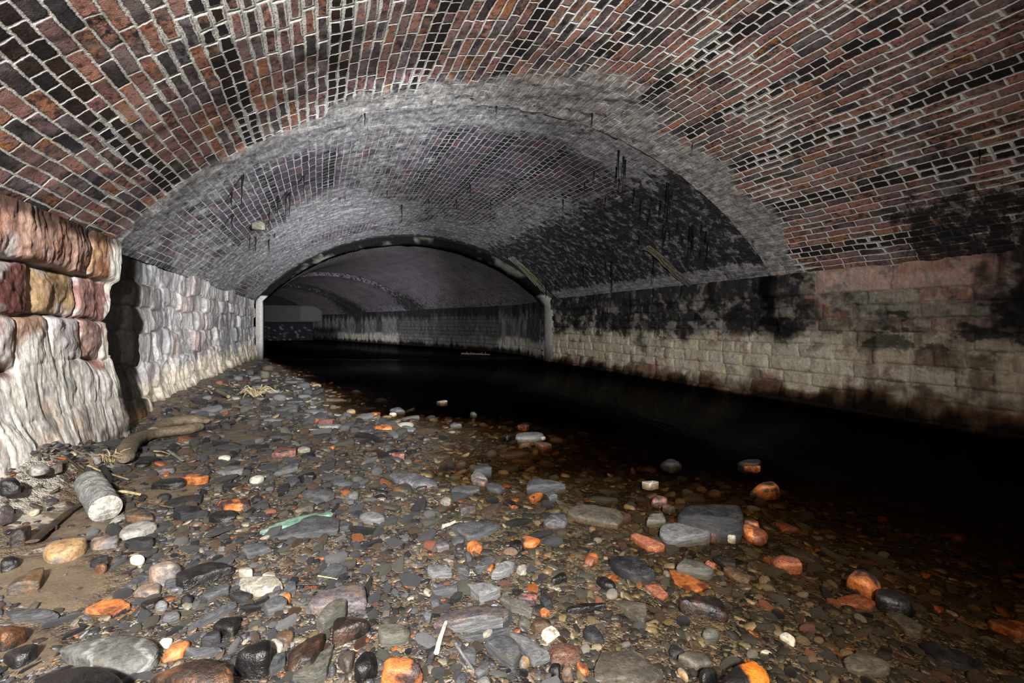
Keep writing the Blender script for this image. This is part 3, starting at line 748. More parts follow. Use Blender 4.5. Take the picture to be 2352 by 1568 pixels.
# ------------------------------------------------------------------ stone materials
def stone_mat(name, a, b, c, rough=.42, veins=None, strata=0.0, speck=None, spec=.5, patch=None, bumpy=.5, vary=.35, half=None, dim=.78, mud=.55):
    t = NT(name)
    obj = t.coord('Object')
    info = t.n.new('ShaderNodeObjectInfo')
    off = t.n.new('ShaderNodeVectorMath'); off.operation = 'ADD'
    t.l.new(obj, off.inputs[0]); t.l.new(t.vec(t.M('MULTIPLY', info.outputs['Random'], 37.0), t.M('MULTIPLY', info.outputs['Random'], 91.0), 0.0), off.inputs[1])
    p = off.outputs[0]
    sv = t.scale(p, 1, 1, 1 + strata * 6)
    n = t.noise(sv, 18, 6, .65); n2 = t.noise(sv, 60, 5, .7)
    col = t.ramp(n, [(.30, lin(*a)), (.50, lin(*b)), (.70, lin(*c))])
    if patch is not None:
        col = t.mix(t.ss(t.noise(p, patch[3] if len(patch) > 3 else 12, 4, .6), .46, .58), col, lin(*patch[:3]))
    if half is not None:
        q = t.xyz(obj)
        e = t.M('ADD', t.M('ADD', t.M('MULTIPLY', q[0], half[0]), t.M('MULTIPLY', q[1], half[1])), t.M('MULTIPLY', t.M('SUBTRACT', t.noise(obj, 30, 4, .6), .5), .05))
        col = t.mix(t.ss(e, -.006, .012), lin(24, 22, 24), col)
    if veins is not None:
        wv = t.n.new('ShaderNodeTexWave'); t.put(wv.inputs['Vector'], t.scale(p, .5, 1.6, 2)); wv.inputs['Scale'].default_value = 5; wv.inputs['Distortion'].default_value = 6; wv.inputs['Detail'].default_value = 3
        col = t.mix(t.ss(wv.outputs[1], .93, 1.0, 0, .45), col, lin(*veins))
    if speck is not None:
        col = t.mix(t.ss(t.noise(p, 190, 2, .6), .56, .64), col, lin(*speck))
    col = t.mix(t.ss(t.noise(p, 26, 6, .72), .52, .66, 0, mud), col, lin(84, 74, 60))
    col = t.mix(1.0, col, t.ramp(n2, [(.28, (.40, .40, .40)), (.5, (.95, .95, .95)), (.72, (1.45, 1.45, 1.45))]), 'MULTIPLY')
    col = t.mix(t.ss(t.noise(p, 140, 3, .7), .60, .70, 0, .55), col, (.01, .009, .008))
    v = t.M('ADD', 1.0 - vary * .6, t.M('MULTIPLY', info.outputs['Random'], vary * 1.2))
    col = t.mix(1.0, col, t.vec(t.M('MULTIPLY', v, dim), t.M('MULTIPLY', v, dim), t.M('MULTIPLY', v, dim)), 'MULTIPLY')
    r = t.M('ADD', rough - .12, t.M('MULTIPLY', n2, .30))
    h = t.M('ADD', t.M('MULTIPLY', n, .8), t.M('ADD', t.M('MULTIPLY', n2, .5), t.M('MULTIPLY', t.noise(p, 220, 3, .7), .15)))
    return t.done(col, r, t.bump(h, bumpy * 1.7, .010), spec)

M = {
 'slate':   stone_mat('slate', (48, 50, 54), (76, 78, 81), (98, 99, 101), .45, strata=1),
 'slatel':  stone_mat('pale_slate', (92, 93, 95), (118, 119, 120), (142, 142, 142), .5, strata=1),
 'slateg':  stone_mat('greenish_slate', (66, 66, 58), (88, 87, 78), (108, 106, 96), .5, strata=1),
 'slated':  stone_mat('dark_slate', (20, 21, 24), (36, 37, 41), (58, 59, 63), .34, strata=1),
 'black':   stone_mat('black_wet_stone', (8, 8, 9), (20, 19, 20), (42, 40, 42), .30, spec=.6, mud=.2),
 'blackbr': stone_mat('black_brown_brick', (14, 11, 10), (38, 26, 20), (66, 44, 32), .33, patch=(24, 20, 20), spec=.65),
 'rust':    stone_mat('rust_brown_stone', (44, 28, 18), (82, 52, 30), (118, 74, 40), .4, patch=(34, 26, 22, 14)),
 'brown':   stone_mat('brown_stone', (60, 46, 34), (96, 72, 50), (122, 94, 66), .5, patch=(60, 54, 50)),
 'tan':     stone_mat('tan_stone', (132, 104, 72), (172, 138, 98), (186, 156, 122), .55, patch=(104, 100, 98, 9)),
 'pinkish': stone_mat('pinkish_stone', (98, 82, 70), (132, 112, 96), (146, 130, 118), .5, patch=(92, 88, 88)),
 'grey':    stone_mat('grey_stone', (112, 110, 106), (142, 140, 134), (160, 158, 152), .6),
 'dull':    stone_mat('dull_grey_brown_stone', (58, 54, 46), (80, 74, 64), (98, 92, 80), .55),
 'banded':  stone_mat('banded_grey_stone', (62, 62, 61), (82, 82, 80), (98, 98, 95), .6, veins=(150, 150, 145)),
 'beige':   stone_mat('beige_stone', (122, 116, 104), (146, 140, 128), (162, 157, 146), .6, veins=(204, 200, 188)),
 'white':   stone_mat('white_pebble', (178, 174, 160), (206, 202, 188), (222, 218, 206), .5, bumpy=.25, vary=.2),
 'cream':   stone_mat('cream_shell', (190, 180, 154), (220, 212, 192), (232, 228, 216), .45, patch=(160, 146, 118, 25), vary=.1),
 'orange':  stone_mat('orange_brick', (150, 86, 46), (194, 116, 62), (214, 138, 82), .42, patch=(112, 62, 36)),
 'orangeb': stone_mat('orange_burnt_brick', (150, 84, 44), (192, 114, 58), (140, 86, 60), .36, patch=(54, 40, 40, 15)),
 'salmon':  stone_mat('salmon_brick', (136, 82, 60), (164, 100, 74), (172, 116, 90), .5, speck=(120, 70, 50)),
 'redbr':   stone_mat('red_brick', (108, 66, 58), (148, 94, 82), (168, 118, 106), .42, patch=(74, 60, 62, 24)),
 'brbrick': stone_mat('brown_brick', (78, 52, 42), (106, 74, 60), (126, 92, 76), .5, speck=(60, 44, 38)),
 'purple':  stone_mat('purple_grey_brick', (56, 53, 57), (80, 76, 80), (100, 95, 98), .36, patch=(96, 84, 80, 24)),
 'lumpy':   stone_mat('lumpy_slag', (64, 65, 70), (94, 95, 100), (122, 122, 126), .38, bumpy=.9),
 'teal':    stone_mat('teal_glaze', (96, 132, 118), (126, 160, 146), (150, 178, 164), .3, bumpy=.2, vary=.1),
 'core':    stone_mat('granite_core', (84, 90, 92), (134, 136, 134), (168, 166, 160), .6, speck=(62, 66, 68), bumpy=.9),
 'coreend': stone_mat('broken_core_face', (130, 128, 122), (176, 172, 164), (206, 200, 188), .6, bumpy=.9),
 'wood':    stone_mat('grey_driftwood', (92, 80, 64), (118, 104, 84), (136, 122, 100), .7, bumpy=.5),
 'darkwood': stone_mat('dark_wet_wood', (34, 25, 16), (56, 42, 26), (80, 62, 38), .4),
 'straw':   stone_mat('dry_straw', (134, 116, 84), (168, 150, 114), (190, 174, 140), .6),
 'orangedk': stone_mat('half_burnt_brick', (206, 110, 24), (220, 124, 34), (190, 96, 24), .45, half=(.92, -.38)),
}

# ------------------------------------------------------------------ stone shapes
def ico(sub):
    bm = bmesh.new(); bmesh.ops.create_icosphere(bm, subdivisions=sub, radius=1)
    bm.verts.ensure_lookup_table()
    v = np.array([x.co[:] for x in bm.verts]); f = np.array([[q.index for q in p.verts] for p in bm.faces]); bm.free()
    return v, f
ICO = {k: ico(k) for k in (1, 2, 3, 4, 5)}

def hull2(P):
    P = sorted(set(map(tuple, np.round(P, 6))))
    def half(pts):
        h = []
        for p in pts:
            while len(h) > 1 and (h[-1][0] - h[-2][0]) * (p[1] - h[-2][1]) - (h[-1][1] - h[-2][1]) * (p[0] - h[-2][0]) <= 0: h.pop()
            h.append(p)
        return h
    a, b = half(P), half(P[::-1])
    return np.array(a[:-1] + b[:-1])

def stone_geo(P, t, p=12, amp=.012, seed=0, sub=4, facets=3, lump=0.0, ptop=None):
    """P: outline polygon around its centroid (x,y) in m, t: thickness. Body spans z -t/2..t/2"""
    H = hull2(P); sx, sy = np.abs(H).max(axis=0) + 1e-6
    Hn = H / (sx, sy)
    v, f = ICO[sub]
    planes = []
    for i in range(len(Hn)):
        a, b = Hn[i], Hn[(i + 1) % len(Hn)]
        e = b - a; ln = np.hypot(*e)
        if ln < 1e-4: continue
        n = np.array([e[1], -e[0]]) / ln
        planes.append((n[0], n[1], 0, max(.12, float(n @ a))))
    r = random.Random(seed)
    planes += [(0, 0, 1, 1), (0, 0, -1, 1)]
    for _ in range(facets):
        a = r.uniform(0, 6.283); el = r.uniform(.5, 1.1)
        planes.append((math.cos(a) * math.cos(el), math.sin(a) * math.cos(el), math.sin(el), r.uniform(.92, 1.12)))
    s = 0
    for nx, ny, nz, d in planes:
        s = s + np.maximum(0, (v[:, 0] * nx + v[:, 1] * ny + v[:, 2] * nz) / d) ** p
    rad = s ** (-1.0 / p)
    q = v * rad[:, None]
    n1 = (fbm(q[:, 0] * 1.3 + seed, q[:, 1] * 1.3, q[:, 2] * 1.3, seed, 3) - .5)
    q = q * (1 + n1[:, None] * amp * 8)
    q = q * np.array([sx, sy, t / 2])
    sc_ = max(sx, sy)
    n2 = (fbm(q[:, 0] / sc_ * 5 + seed, q[:, 1] / sc_ * 5, q[:, 2] / sc_ * 5, seed + 9, 4, .62) - .5) * 2.6
    nn = q / (np.linalg.norm(q, axis=1)[:, None] + 1e-9)
    q = q + nn * (n2 * amp * sc_ * .8)[:, None]
    if lump:
        l = vnoise(q[:, 0] / sc_ * 6 + seed, q[:, 1] / sc_ * 6, q[:, 2] / sc_ * 6, seed + 3)
        q = q + nn * ((l - .5) * lump * sc_)[:, None]
    return q, f

def stone_me(name, q, f, mat, smooth_angle=38):
    me = mesh_np(name, q, f, True)
    me.set_sharp_from_angle(angle=math.radians(smooth_angle))
    me.materials.append(mat)
    return me

OCC = []            # (x, y, r) footprints already taken
CROPS = {'A': (0, 900, 3.36), 'B': (0, 1200, 3.36), 'C': (500, 850, 4.48), 'D': (950, 850, 4.48), 'E': (1400, 1000, 4.48),
         'F': (500, 1200, 4.26), 'G': (950, 1200, 4.26), 'H': (1400, 1200, 4.26), 'I': (1850, 1100, 3.35), 'P': (0, 0, 1.0)}
SEED = [100]
def stone(crop, pts, t, mat, name, cat, label, p=12, amp=.014, out=None, facets=3, lump=0.0, bury=.35, sub=4, group=None, tilt=0.0):
    """one stone traced on the photograph: outline of its upper face, own distance, real size and thickness"""
    SEED[0] += 1; sd = SEED[0]
    ox, oy, s = CROPS[crop]
    pp = np.array([(ox + x / s, oy + y / s) for x, y in pts])
    pp[:, 1] = np.minimum(pp[:, 1], 1640)
    cx, cy = pp.mean(axis=0)
    g, d, gz = ground_at(cx, cy)
    if out is not None and sub < 5: out = out * .5
    zt = gz + t * (1 - bury)
    if out is not None and zt < out: zt = out
    W = np.array([pix(x, y, zt)[0] for x, y in pp])
    c = W.mean(axis=0)
    vd = c / np.linalg.norm(c); sd_ = np.array([vd[1], -vd[0]])
    R = W - c; dep = R @ vd; lat = R @ sd_
    wd, dd = np.ptp(lat), np.ptp(dep)
    lim = .85 * wd + .02
    if dd > lim:
        k = lim / dd
        hp = np.ptp(pp[:, 1])
        extra = (1 - k) * hp * d / F * (.45 if out is not None or gz > 0 else .15)
        dep = dep * k
        c = c - vd * (dd - lim) * .30
        t = max(t, extra + .3 * t)
        gz = float(ground(c[0], c[1]))
        zt = max(zt, gz + t * .75) if out is None else max(out, gz + t * .75)
    P = (lat[:, None] * sd_ + dep[:, None] * vd) * (1.06 if t < .12 else 1.12)
    gz = min(gz, float(ground(c[0], c[1])))
    t = max(t, min(zt - gz + .012, max(1.3 * t, .55 * math.sqrt(max(1e-6, np.ptp(lat) * np.ptp(dep))))))
    q, f = stone_geo(P, t, p, amp, sd, sub, facets, lump)
    o = link(name, stone_me(name, q, f, M[mat]), None, None, label, cat, group)
    o.location = (c[0], c[1], zt - t / 2)
    if tilt: o.rotation_euler = (tilt * .6, tilt, 0)
    OCC.append((c[0], c[1], .5 * math.sqrt(max(1e-6, np.ptp(P[:, 0]) * np.ptp(P[:, 1])))))
    return o
PEB = dict(p=2.6, facets=0, amp=.010)
RND = dict(p=6.0, facets=4, amp=.020)
FLAT = dict(p=30, facets=2, amp=.008)
BRK = dict(p=15, facets=3, amp=.018)
S = stone
# --- left bank, below the left wall
S('A', [(330,1130),(400,1090),(560,1080),(650,1070),(680,1100),(640,1170),(520,1230),(380,1250)], .075, 'tan', 'cobble', 'stone', 'long tan and grey cobble lying across the sand patch, left of the white pebble', **RND)
S('A', [(700,1095),(800,1080),(920,1110),(900,1155),(720,1165)], .05, 'pinkish', 'cobble', 'stone', 'wet grey brown block right behind the tan and grey cobble on the sand', **RND)
S('A', [(920,1050),(1000,970),(1090,940),(1180,975),(1225,985),(1130,1060),(1000,1110),(930,1110)], .05, 'grey', 'cobble', 'stone', 'smooth pale grey cobble just right of the stone core cylinder', p=6, facets=1, amp=.012)
S('A', [(960,1130),(1080,1085),(1170,1095),(1190,1150),(1130,1175)], .05, 'slated', 'rock', 'stone', 'dark grey wedge of rock propping up the smooth pale grey cobble', p=8)
S('A', [(1910,660),(1950,620),(2010,608),(2050,625),(2030,670),(1960,692)], .045, 'white', 'pebble', 'pebble', 'egg shaped white pebble, the whitest on the upper gravel bank', **PEB)
S('A', [(960,900),(1000,860),(1100,850),(1190,910),(1180,950),(1050,940)], .05, 'brown', 'cobble', 'stone', 'brown grey cobble behind the smooth pale grey cobble', **RND)
S('A', [(840,1000),(900,950),(990,920),(1000,940),(930,985)], .015, 'grey', 'slate_slab', 'slate', 'thin leaf shaped grey slate leaning at the near end of the stone core', **FLAT)
S('A', [(1370,600),(1420,575),(1580,610),(1610,650),(1530,690),(1400,640)], .05, 'orangeb', 'brick_fragment', 'brick', 'worn orange brick end right of the brown puddle under the driftwood', **BRK)
S('A', [(1160,690),(1250,630),(1430,640),(1440,680),(1330,715)], .05, 'black', 'rock', 'stone', 'black wet rock with rusty side below the worn orange brick end', p=6, amp=.02)
S('A', [(1690,815),(1740,785),(1910,800),(1920,860),(1830,885),(1720,860)], .045, 'orangeb', 'brick_fragment', 'brick', 'orange red brick lump on the upper gravel bank, oval black pebble at its right', **BRK)
S('A', [(1930,800),(1980,775),(2035,790),(2000,830),(1950,835)], .03, 'slated', 'pebble', 'pebble', 'oval black pebble touching the right end of the orange red brick lump', **PEB)
S('A', [(1590,930),(1700,890),(1830,900),(1825,950),(1700,972)], .05, 'black', 'rock', 'stone', 'lumpy black rock just below the orange red brick lump', p=5, amp=.025)
S('A', [(1340,885),(1380,830),(1540,840),(1550,905),(1400,945)], .06, 'slated', 'rock', 'stone', 'square cut black slate block left of the lumpy black rock', p=12)
S('A', [(1270,850),(1400,790),(1560,770),(1545,830),(1300,875)], .03, 'slated', 'slate_slab', 'slate', 'dark slanting slab behind the square cut black slate block', **FLAT)
S('A', [(1200,790),(1250,745),(1320,750),(1310,800),(1220,812)], .04, 'slated', 'pebble', 'pebble', 'rounded dark grey pebble right of the brown puddle', **PEB)
S('A', [(1200,590),(1240,500),(1340,520),(1350,580),(1280,600)], .05, 'purple', 'rock', 'stone', 'dark purplish rock in the crook of the curved driftwood', p=6, amp=.02)
S('A', [(1020,550),(1060,520),(1170,510),(1150,545),(1060,560)], .03, 'black', 'pebble', 'pebble', 'shiny black stone beneath the curved driftwood', **PEB)
S('A', [(1690,605),(1780,570),(1880,575),(1870,600),(1720,618)], .025, 'slatel', 'slate_slab', 'slate', 'long grey slate behind the egg shaped white pebble, to its upper left', **FLAT)
S('A', [(1385,430),(1430,410),(1470,440),(1410,455)], .025, 'white', 'pebble', 'pebble', 'small white pebble just under the broad end of the driftwood', **PEB)
S('A', [(1680,460),(1730,440),(1790,480),(1760,510),(1700,495)], .03, 'white', 'pebble', 'pebble', 'whitish knobbly pebble right of the driftwood', p=3, facets=0, amp=.03)
S('A', [(220,540),(260,510),(390,520),(350,575),(250,580)], .04, 'grey', 'cobble', 'stone', 'grey flat topped cobble on the crusted heap at the foot of the left wall', **RND)
S('A', [(390,560),(420,510),(480,470),(480,530),(430,580)], .02, 'pinkish', 'slate_slab', 'slate', 'upright pinkish slate beside the grey cobble on the crusted heap', **FLAT)
S('A', [(0,930),(60,885),(110,830),(60,790),(0,800)], .06, 'purple', 'rock', 'stone', 'purple grey rock cut by the left edge beside the crusted heap', p=9)
S('A', [(0,600),(60,590),(140,620),(170,670),(100,690),(0,680)], .06, 'black', 'rock', 'stone', 'black mossy rock at the left edge under the near left wall', p=5, amp=.03)
S('A', [(80,1045),(160,940),(240,990),(190,1060),(90,1075)], .07, 'rust', 'brick_fragment', 'brick', 'rusty black brick lump standing on the sand at far left', **BRK)
S('A', [(205,890),(240,865),(310,880),(280,920),(220,925)], .02, 'cream', 'oyster_shell', 'shell', 'small round pale shell on the dark heap left of the stone core', p=4, facets=1, amp=.03)
S('A', [(700,480),(740,455),(790,470),(770,500),(720,505)], .04, 'grey', 'cobble', 'stone', 'pale lumpy stone in front of the wall foot, left of the dry root tuft', p=3.5, facets=1, amp=.03)
S('A', [(520,450),(550,420),(600,440),(590,470),(540,475)], .02, 'cream', 'oyster_shell', 'shell', 'ragged white shell at the foot of the white calcite', p=4, facets=2, amp=.04)
S('A', [(2100,470),(2170,400),(2280,390),(2285,460),(2180,480)], .06, 'redbr', 'brick_fragment', 'brick', 'pinkish red brick corner beside a white stone, upper gravel bank', **BRK)
S('C', [(810,775),(880,730),(965,790),(880,825),(820,815)], .045, 'beige', 'cobble', 'stone', 'rounded off-white stone at the right side of the pinkish red brick corner', p=4, facets=1)
S('C', [(820,960),(860,910),(980,940),(1000,1080),(970,1112),(880,1065)], .07, 'black', 'brick_fragment', 'brick', 'black faceted brick end facing us below the pinkish red brick', p=10, amp=.012)
S('C', [(850,860),(900,810),(990,810),(1000,860),(920,885)], .035, 'slated', 'pebble', 'pebble', 'dark slate cobble between the off-white stone and the black faceted brick', **RND)
S('C', [(860,1240),(900,1190),(1080,1190),(1215,1240),(1120,1312),(930,1275)], .035, 'slate', 'slate_slab', 'slate', 'long oval dark slate below the black faceted brick', p=7, facets=1)
S('C', [(920,1310),(1000,1300),(1100,1330),(1060,1350),(950,1345)], .02, 'slate', 'slate_slab', 'slate', 'thin dark slate tucked under the long oval dark slate', **FLAT)
S('C', [(590,1030),(720,960),(830,930),(820,990),(640,1042)], .025, 'slatel', 'slate_slab', 'slate', 'pale pointed slate wedge touching the left of the black faceted brick', **FLAT)
S('C', [(1230,1000),(1360,935),(1360,1030),(1300,1030)], .02, 'brown', 'slate_slab', 'slate', 'brown tilted triangular shard at the inlet of the bank', **FLAT)
S('C', [(1520,840),(1660,740),(1670,800),(1640,850)], .03, 'rust', 'brick_fragment', 'brick', 'reddish brown shard near the water edge of the bank', **BRK)
S('C', [(1790,830),(1810,760),(1920,800),(1920,870),(1850,870)], .05, 'redbr', 'brick_fragment', 'brick', 'purple and pink brick bit at the water edge, upper bank', **BRK)
S('C', [(1420,600),(1520,580),(1610,585),(1600,612),(1440,627)], .02, 'slate', 'slate_slab', 'slate', 'flat rectangular slate touching the bright orange brick at the water line', **FLAT)
S('C', [(1610,580),(1680,550),(1790,565),(1800,598),(1700,612)], .04, 'orange', 'brick_fragment', 'brick', 'bright orange rounded brick lying at the water line of the upper bank', out=.03, p=6, amp=.014)
S('C', [(1030,545),(1060,515),(1270,565),(1250,597),(1050,577)], .035, 'grey', 'cobble', 'stone', 'long pale grey block on the upper bank beside the water', **BRK)
S('C', [(480,450),(600,465),(720,500),(700,522),(480,482)], .03, 'slatel', 'slate_slab', 'slate', 'long grey slate bar on the upper bank, second length left of the pale block', **FLAT)
S('C', [(510,655),(600,635),(760,650),(760,682),(540,682)], .03, 'slate', 'slate_slab', 'slate', 'long dark slate lying left of the white wooden slat', **FLAT)
S('C', [(670,60),(760,60),(885,108),(880,140),(700,112)], .06, 'slate', 'rock', 'stone', 'long grey stone at the water edge under the far end of the left wall', **BRK)
S('C', [(820,228),(940,218),(955,255),(830,265)], .05, 'slate', 'rock', 'stone', 'glistening grey block at the water edge, far upper bank', **BRK)
S('C', [(760,190),(880,170),(885,205),(780,212)], .04, 'slate', 'slate_slab', 'slate', 'slate slab at the water edge just behind the glistening grey block', **FLAT)
S('C', [(690,295),(870,285),(880,315),(720,320)], .03, 'slate', 'slate_slab', 'slate', 'long dark slate just in front of the glistening grey block', **FLAT)
S('C', [(1025,380),(1060,345),(1110,365),(1100,400),(1040,405)], .06, 'slated', 'rock', 'stone', 'single dark wet rock standing out of the water off the bank tip', out=.05, p=5, amp=.02)
S('P', [(592,846),(605,838),(622,846),(618,857),(600,858)], .16, 'dull', 'rock', 'stone', 'brown boulder at the foot of the far end of the left wall', **RND)
S('C', [(1510,445),(1640,375),(1682,400),(1600,452)], .05, 'orange', 'brick_fragment', 'brick', 'tan orange stone poking from the water beside a grey wedge', out=.04, p=6)
S('C', [(1770,375),(1860,330),(1932,390),(1840,408)], .05, 'slate', 'rock', 'stone', 'grey wedge shaped stone in the water behind a white pebble', out=.055, p=8)
S('C', [(1755,428),(1800,408),(1852,430),(1800,447)], .03, 'white', 'pebble', 'pebble', 'white pebble in the water in front of the grey wedge shaped stone', out=.02, **PEB)
S('C', [(1880,605),(1960,590),(2040,590),(2030,612),(1900,635)], .025, 'slatel', 'slate_slab', 'slate', 'thin pale slate in the shallows right of the bright orange brick', out=.015, **FLAT)
S('C', [(1830,545),(1870,525),(1910,540),(1870,560)], .02, 'beige', 'pebble', 'pebble', 'pale pebble in the shallows above the thin pale slate', out=.01, **PEB)
S('C', [(1760,1000),(1840,980),(1990,1000),(2240,1100),(2235,1180),(2060,1185),(1850,1105)], .06, 'lumpy', 'slag_lump', 'stone', 'big lumpy grey slag rock on the tip of the gravel bank at the inlet', p=6, amp=.02, lump=.13, out=.05)
S('C', [(1790,1195),(1860,1150),(1960,1150),(2022,1210),(1930,1257),(1830,1242)], .05, 'brown', 'cobble', 'stone', 'brown grey rounded block just below the big lumpy slag rock', p=5, facets=3)
S('C', [(1460,1435),(1560,1425),(1700,1450),(1722,1520),(1600,1532),(1470,1492)], .04, 'slatel', 'cobble', 'stone', 'clean pale grey square block above the gravel right of the teal shard', p=8, amp=.016)
S('C', [(800,1440),(920,1340),(1005,1350),(980,1400),(860,1440)], .03, 'dull', 'slate_slab', 'slate', 'dull flat stone just above the teal glazed shard', **FLAT)
S('C', [(1300,1240),(1360,1205),(1450,1210),(1450,1280),(1350,1305)], .04, 'slatel', 'pebble', 'pebble', 'split grey oval pebble right of the long oval dark slate', p=4, facets=1)
S('C', [(1160,1130),(1250,1100),(1400,1150),(1370,1175),(1200,1170)], .03, 'slate', 'slate_slab', 'slate', 'dark flat slate above the split grey oval pebble', p=8)
S('C', [(640,1180),(780,1100),(870,1100),(800,1160),(700,1190)], .025, 'slate', 'slate_slab', 'slate', 'dark leaf shaped slate below the pale pointed slate wedge', **FLAT)
S('C', [(0,1030),(130,965),(260,975),(265,1005),(100,1040)], .03, 'slatel', 'slate_slab', 'slate', 'flat grey slate to the left of the egg shaped white pebble', **FLAT)
S('C', [(1130,780),(1180,755),(1210,775),(1190,797)], .025, 'orange', 'brick_fragment', 'brick', 'small bright orange chip in the middle of the upper bank', **BRK)
# --- slab group with the teal shard
S('P', [(629,1230),(634,1202),(720,1182),(776,1186),(773,1214)], .035, 'slate', 'slate_slab', 'slate', 'long thick grey slate slab in front of the teal glazed shard', **FLAT)
S('P', [(778,1192),(812,1192),(800,1208),(779,1213)], .03, 'slate', 'slate_slab', 'slate', 'pointed slate end butting against the right of the thick slab by the teal shard', **FLAT)
S('P', [(600,1216),(640,1199),(700,1180),(755,1167),(761,1178),(700,1190),(640,1208),(605,1223)], .022, 'teal', 'pipe_shard', 'shard', 'pale teal glazed pipe shard behind the thick grey slate slab', bury=.1, **FLAT)
# --- nearer bank
S('F', [(230,245),(280,140),(400,140),(530,220),(400,255),(300,305)], .035, 'slate', 'rock', 'stone', 'speckled dark grey stone with a pale upper edge below the thick slab', p=9)
S('F', [(0,240),(30,205),(90,225),(70,262)], .02, 'slatel', 'pebble', 'pebble', 'small flat pale slate left of the speckled dark grey stone', **RND)
S('F', [(200,420),(220,335),(265,345),(345,440),(340,490),(260,480)], .04, 'beige', 'cobble', 'stone', 'beige wedge cobble above the pale banded slab', p=5, facets=1)
S('F', [(430,490),(470,440),(570,470),(560,520),(470,520)], .02, 'beige', 'cobble', 'stone', 'cream flat stone touching the top of the pale banded slab', p=6)
S('B', [(1850,480),(1870,420),(2120,405),(2182,480),(1980,517)], .03, 'beige', 'slate_slab', 'slate', 'pale beige banded slab lying flat on the gravel', **FLAT)
S('F', [(90,650),(180,640),(330,680),(280,740),(160,720)], .03, 'slated', 'slate_slab', 'slate', 'dark oval slate under the left corner of the pale banded slab', p=7)
S('F', [(450,790),(500,720),(600,700),(680,760),(670,832),(500,872)], .035, 'slate', 'rock', 'stone', 'dark five sided slate with a thin pale vein, under the pale banded slab', p=12)
S('F', [(620,690),(690,660),(722,720),(690,760),(650,740)], .03, 'orangeb', 'brick_fragment', 'brick', 'small orange crumb at the corner of the five sided slate', p=5, amp=.03)
S('F', [(650,640),(690,545),(760,570),(765,640),(690,660)], .03, 'slate', 'slate_slab', 'slate', 'dark slate standing right of the pale banded slab', **FLAT)
S('F', [(970,550),(1040,420),(1130,310),(1262,360),(1170,450),(1010,562)], .025, 'slate', 'slate_slab', 'slate', 'tapering dark slate pointing down and left, middle of the near bank', **FLAT)
S('F', [(900,780),(930,710),(1100,640),(1400,580),(1450,630),(1430,720),(1300,750),(1000,790)], .06, 'purple', 'brick_fragment', 'brick', 'long wet purplish grey brick lying aslant in the near gravel', **BRK)
S('F', [(970,890),(1080,790),(1200,730),(1262,745),(1240,790),(1040,925)], .03, 'slateg', 'slate_slab', 'slate', 'dark streaked slate leaning on the front of the long purplish brick', bury=-.6, **FLAT)
S('F', [(1310,750),(1400,760),(1500,790),(1495,815),(1440,800)], .015, 'slatel', 'slate_slab', 'slate', 'thin grey slate splinter right of the leaning streaked slate', **FLAT)
S('F', [(1120,1040),(1150,925),(1440,840),(1482,930),(1300,1010),(1130,1062)], .07, 'blackbr', 'brick_fragment', 'brick', 'dark rust topped half brick with a black front edge', p=12, amp=.01)
S('F', [(690,1190),(770,960),(1030,915),(1032,1000),(970,1230),(930,1335),(690,1425)], .05, 'blackbr', 'brick_fragment', 'brick', 'whole black brown brick lying flat in the near gravel', p=14, amp=.008)
S('F', [(170,1170),(220,1080),(480,1052),(530,1180),(500,1290),(400,1340),(200,1290)], .09, 'black', 'rock', 'stone', 'big glossy black block left of the whole black brown brick', p=7, amp=.014)
S('F', [(550,1090),(600,965),(740,985),(740,1080),(660,1140)], .035, 'brown', 'cobble', 'stone', 'brown grey round stone between the glossy black block and the whole brick', **RND)
S('F', [(510,1125),(560,1100),(650,1160),(600,1195)], .03, 'beige', 'cobble', 'stone', 'small cream wedge under the brown grey round stone', p=5)
S('F', [(480,1380),(540,1290),(660,1262),(660,1340),(520,1442)], .03, 'slate', 'slate_slab', 'slate', 'curved grey slate tucked against the lower left of the whole brick', **FLAT)
S('F', [(720,1470),(880,1420),(960,1335),(1140,1155),(1100,1262),(1060,1420),(960,1485)], .03, 'slateg', 'slate_slab', 'slate', 'long sharp grey slate wedge right below the whole black brown brick', **FLAT)
S('F', [(1170,1232),(1250,1182),(1340,1192),(1320,1320),(1270,1382)], .045, 'brown', 'cobble', 'stone', 'brown rounded cobble under the rust topped half brick', **RND)
S('F', [(1340,1300),(1420,1200),(1540,1240),(1560,1340),(1410,1432),(1345,1390)], .06, 'black', 'rock', 'stone', 'black faceted rock with a grey split face, left of the orange brick', p=9)
S('F', [(1080,1380),(1110,1350),(1165,1380),(1130,1430),(1090,1420)], .03, 'slate', 'pebble', 'pebble', 'small blue grey pebble left of the brown rounded cobble', **PEB)
S('F', [(1550,1020),(1600,955),(1800,945),(1900,1030),(1850,1085),(1600,1120)], .045, 'slateg', 'cobble', 'stone', 'broad dull olive grey cobble right of the rust topped half brick', p=5, facets=2)
S('F', [(1590,1422),(1640,1312),(1760,1290),(1940,1332),(2012,1400),(1900,1440),(1700,1430)], .075, 'orangeb', 'brick_fragment', 'brick', 'orange brick with worn top, bottom centre of the near gravel', p=8, amp=.02)
S('B', [(1450,800),(1560,712),(1800,600),(1822,622),(1600,742),(1480,812)], .03, 'slate', 'slate_slab', 'slate', 'long narrow slate bar pointing up to the five sided slate', **FLAT)
S('B', [(1640,780),(1720,720),(1860,712),(1830,790),(1790,828)], .05, 'black', 'rock', 'stone', 'dark wet rock just above the glossy black block', p=7)
S('B', [(1550,900),(1590,840),(1700,842),(1705,900)], .04, 'slated', 'rock', 'stone', 'dark squarish stone left of the glossy black block', p=8)
S('B', [(1390,955),(1700,950),(1712,985),(1500,1003)], .03, 'slate', 'slate_slab', 'slate', 'dull grey bar stone below the dark squarish stone', **BRK)
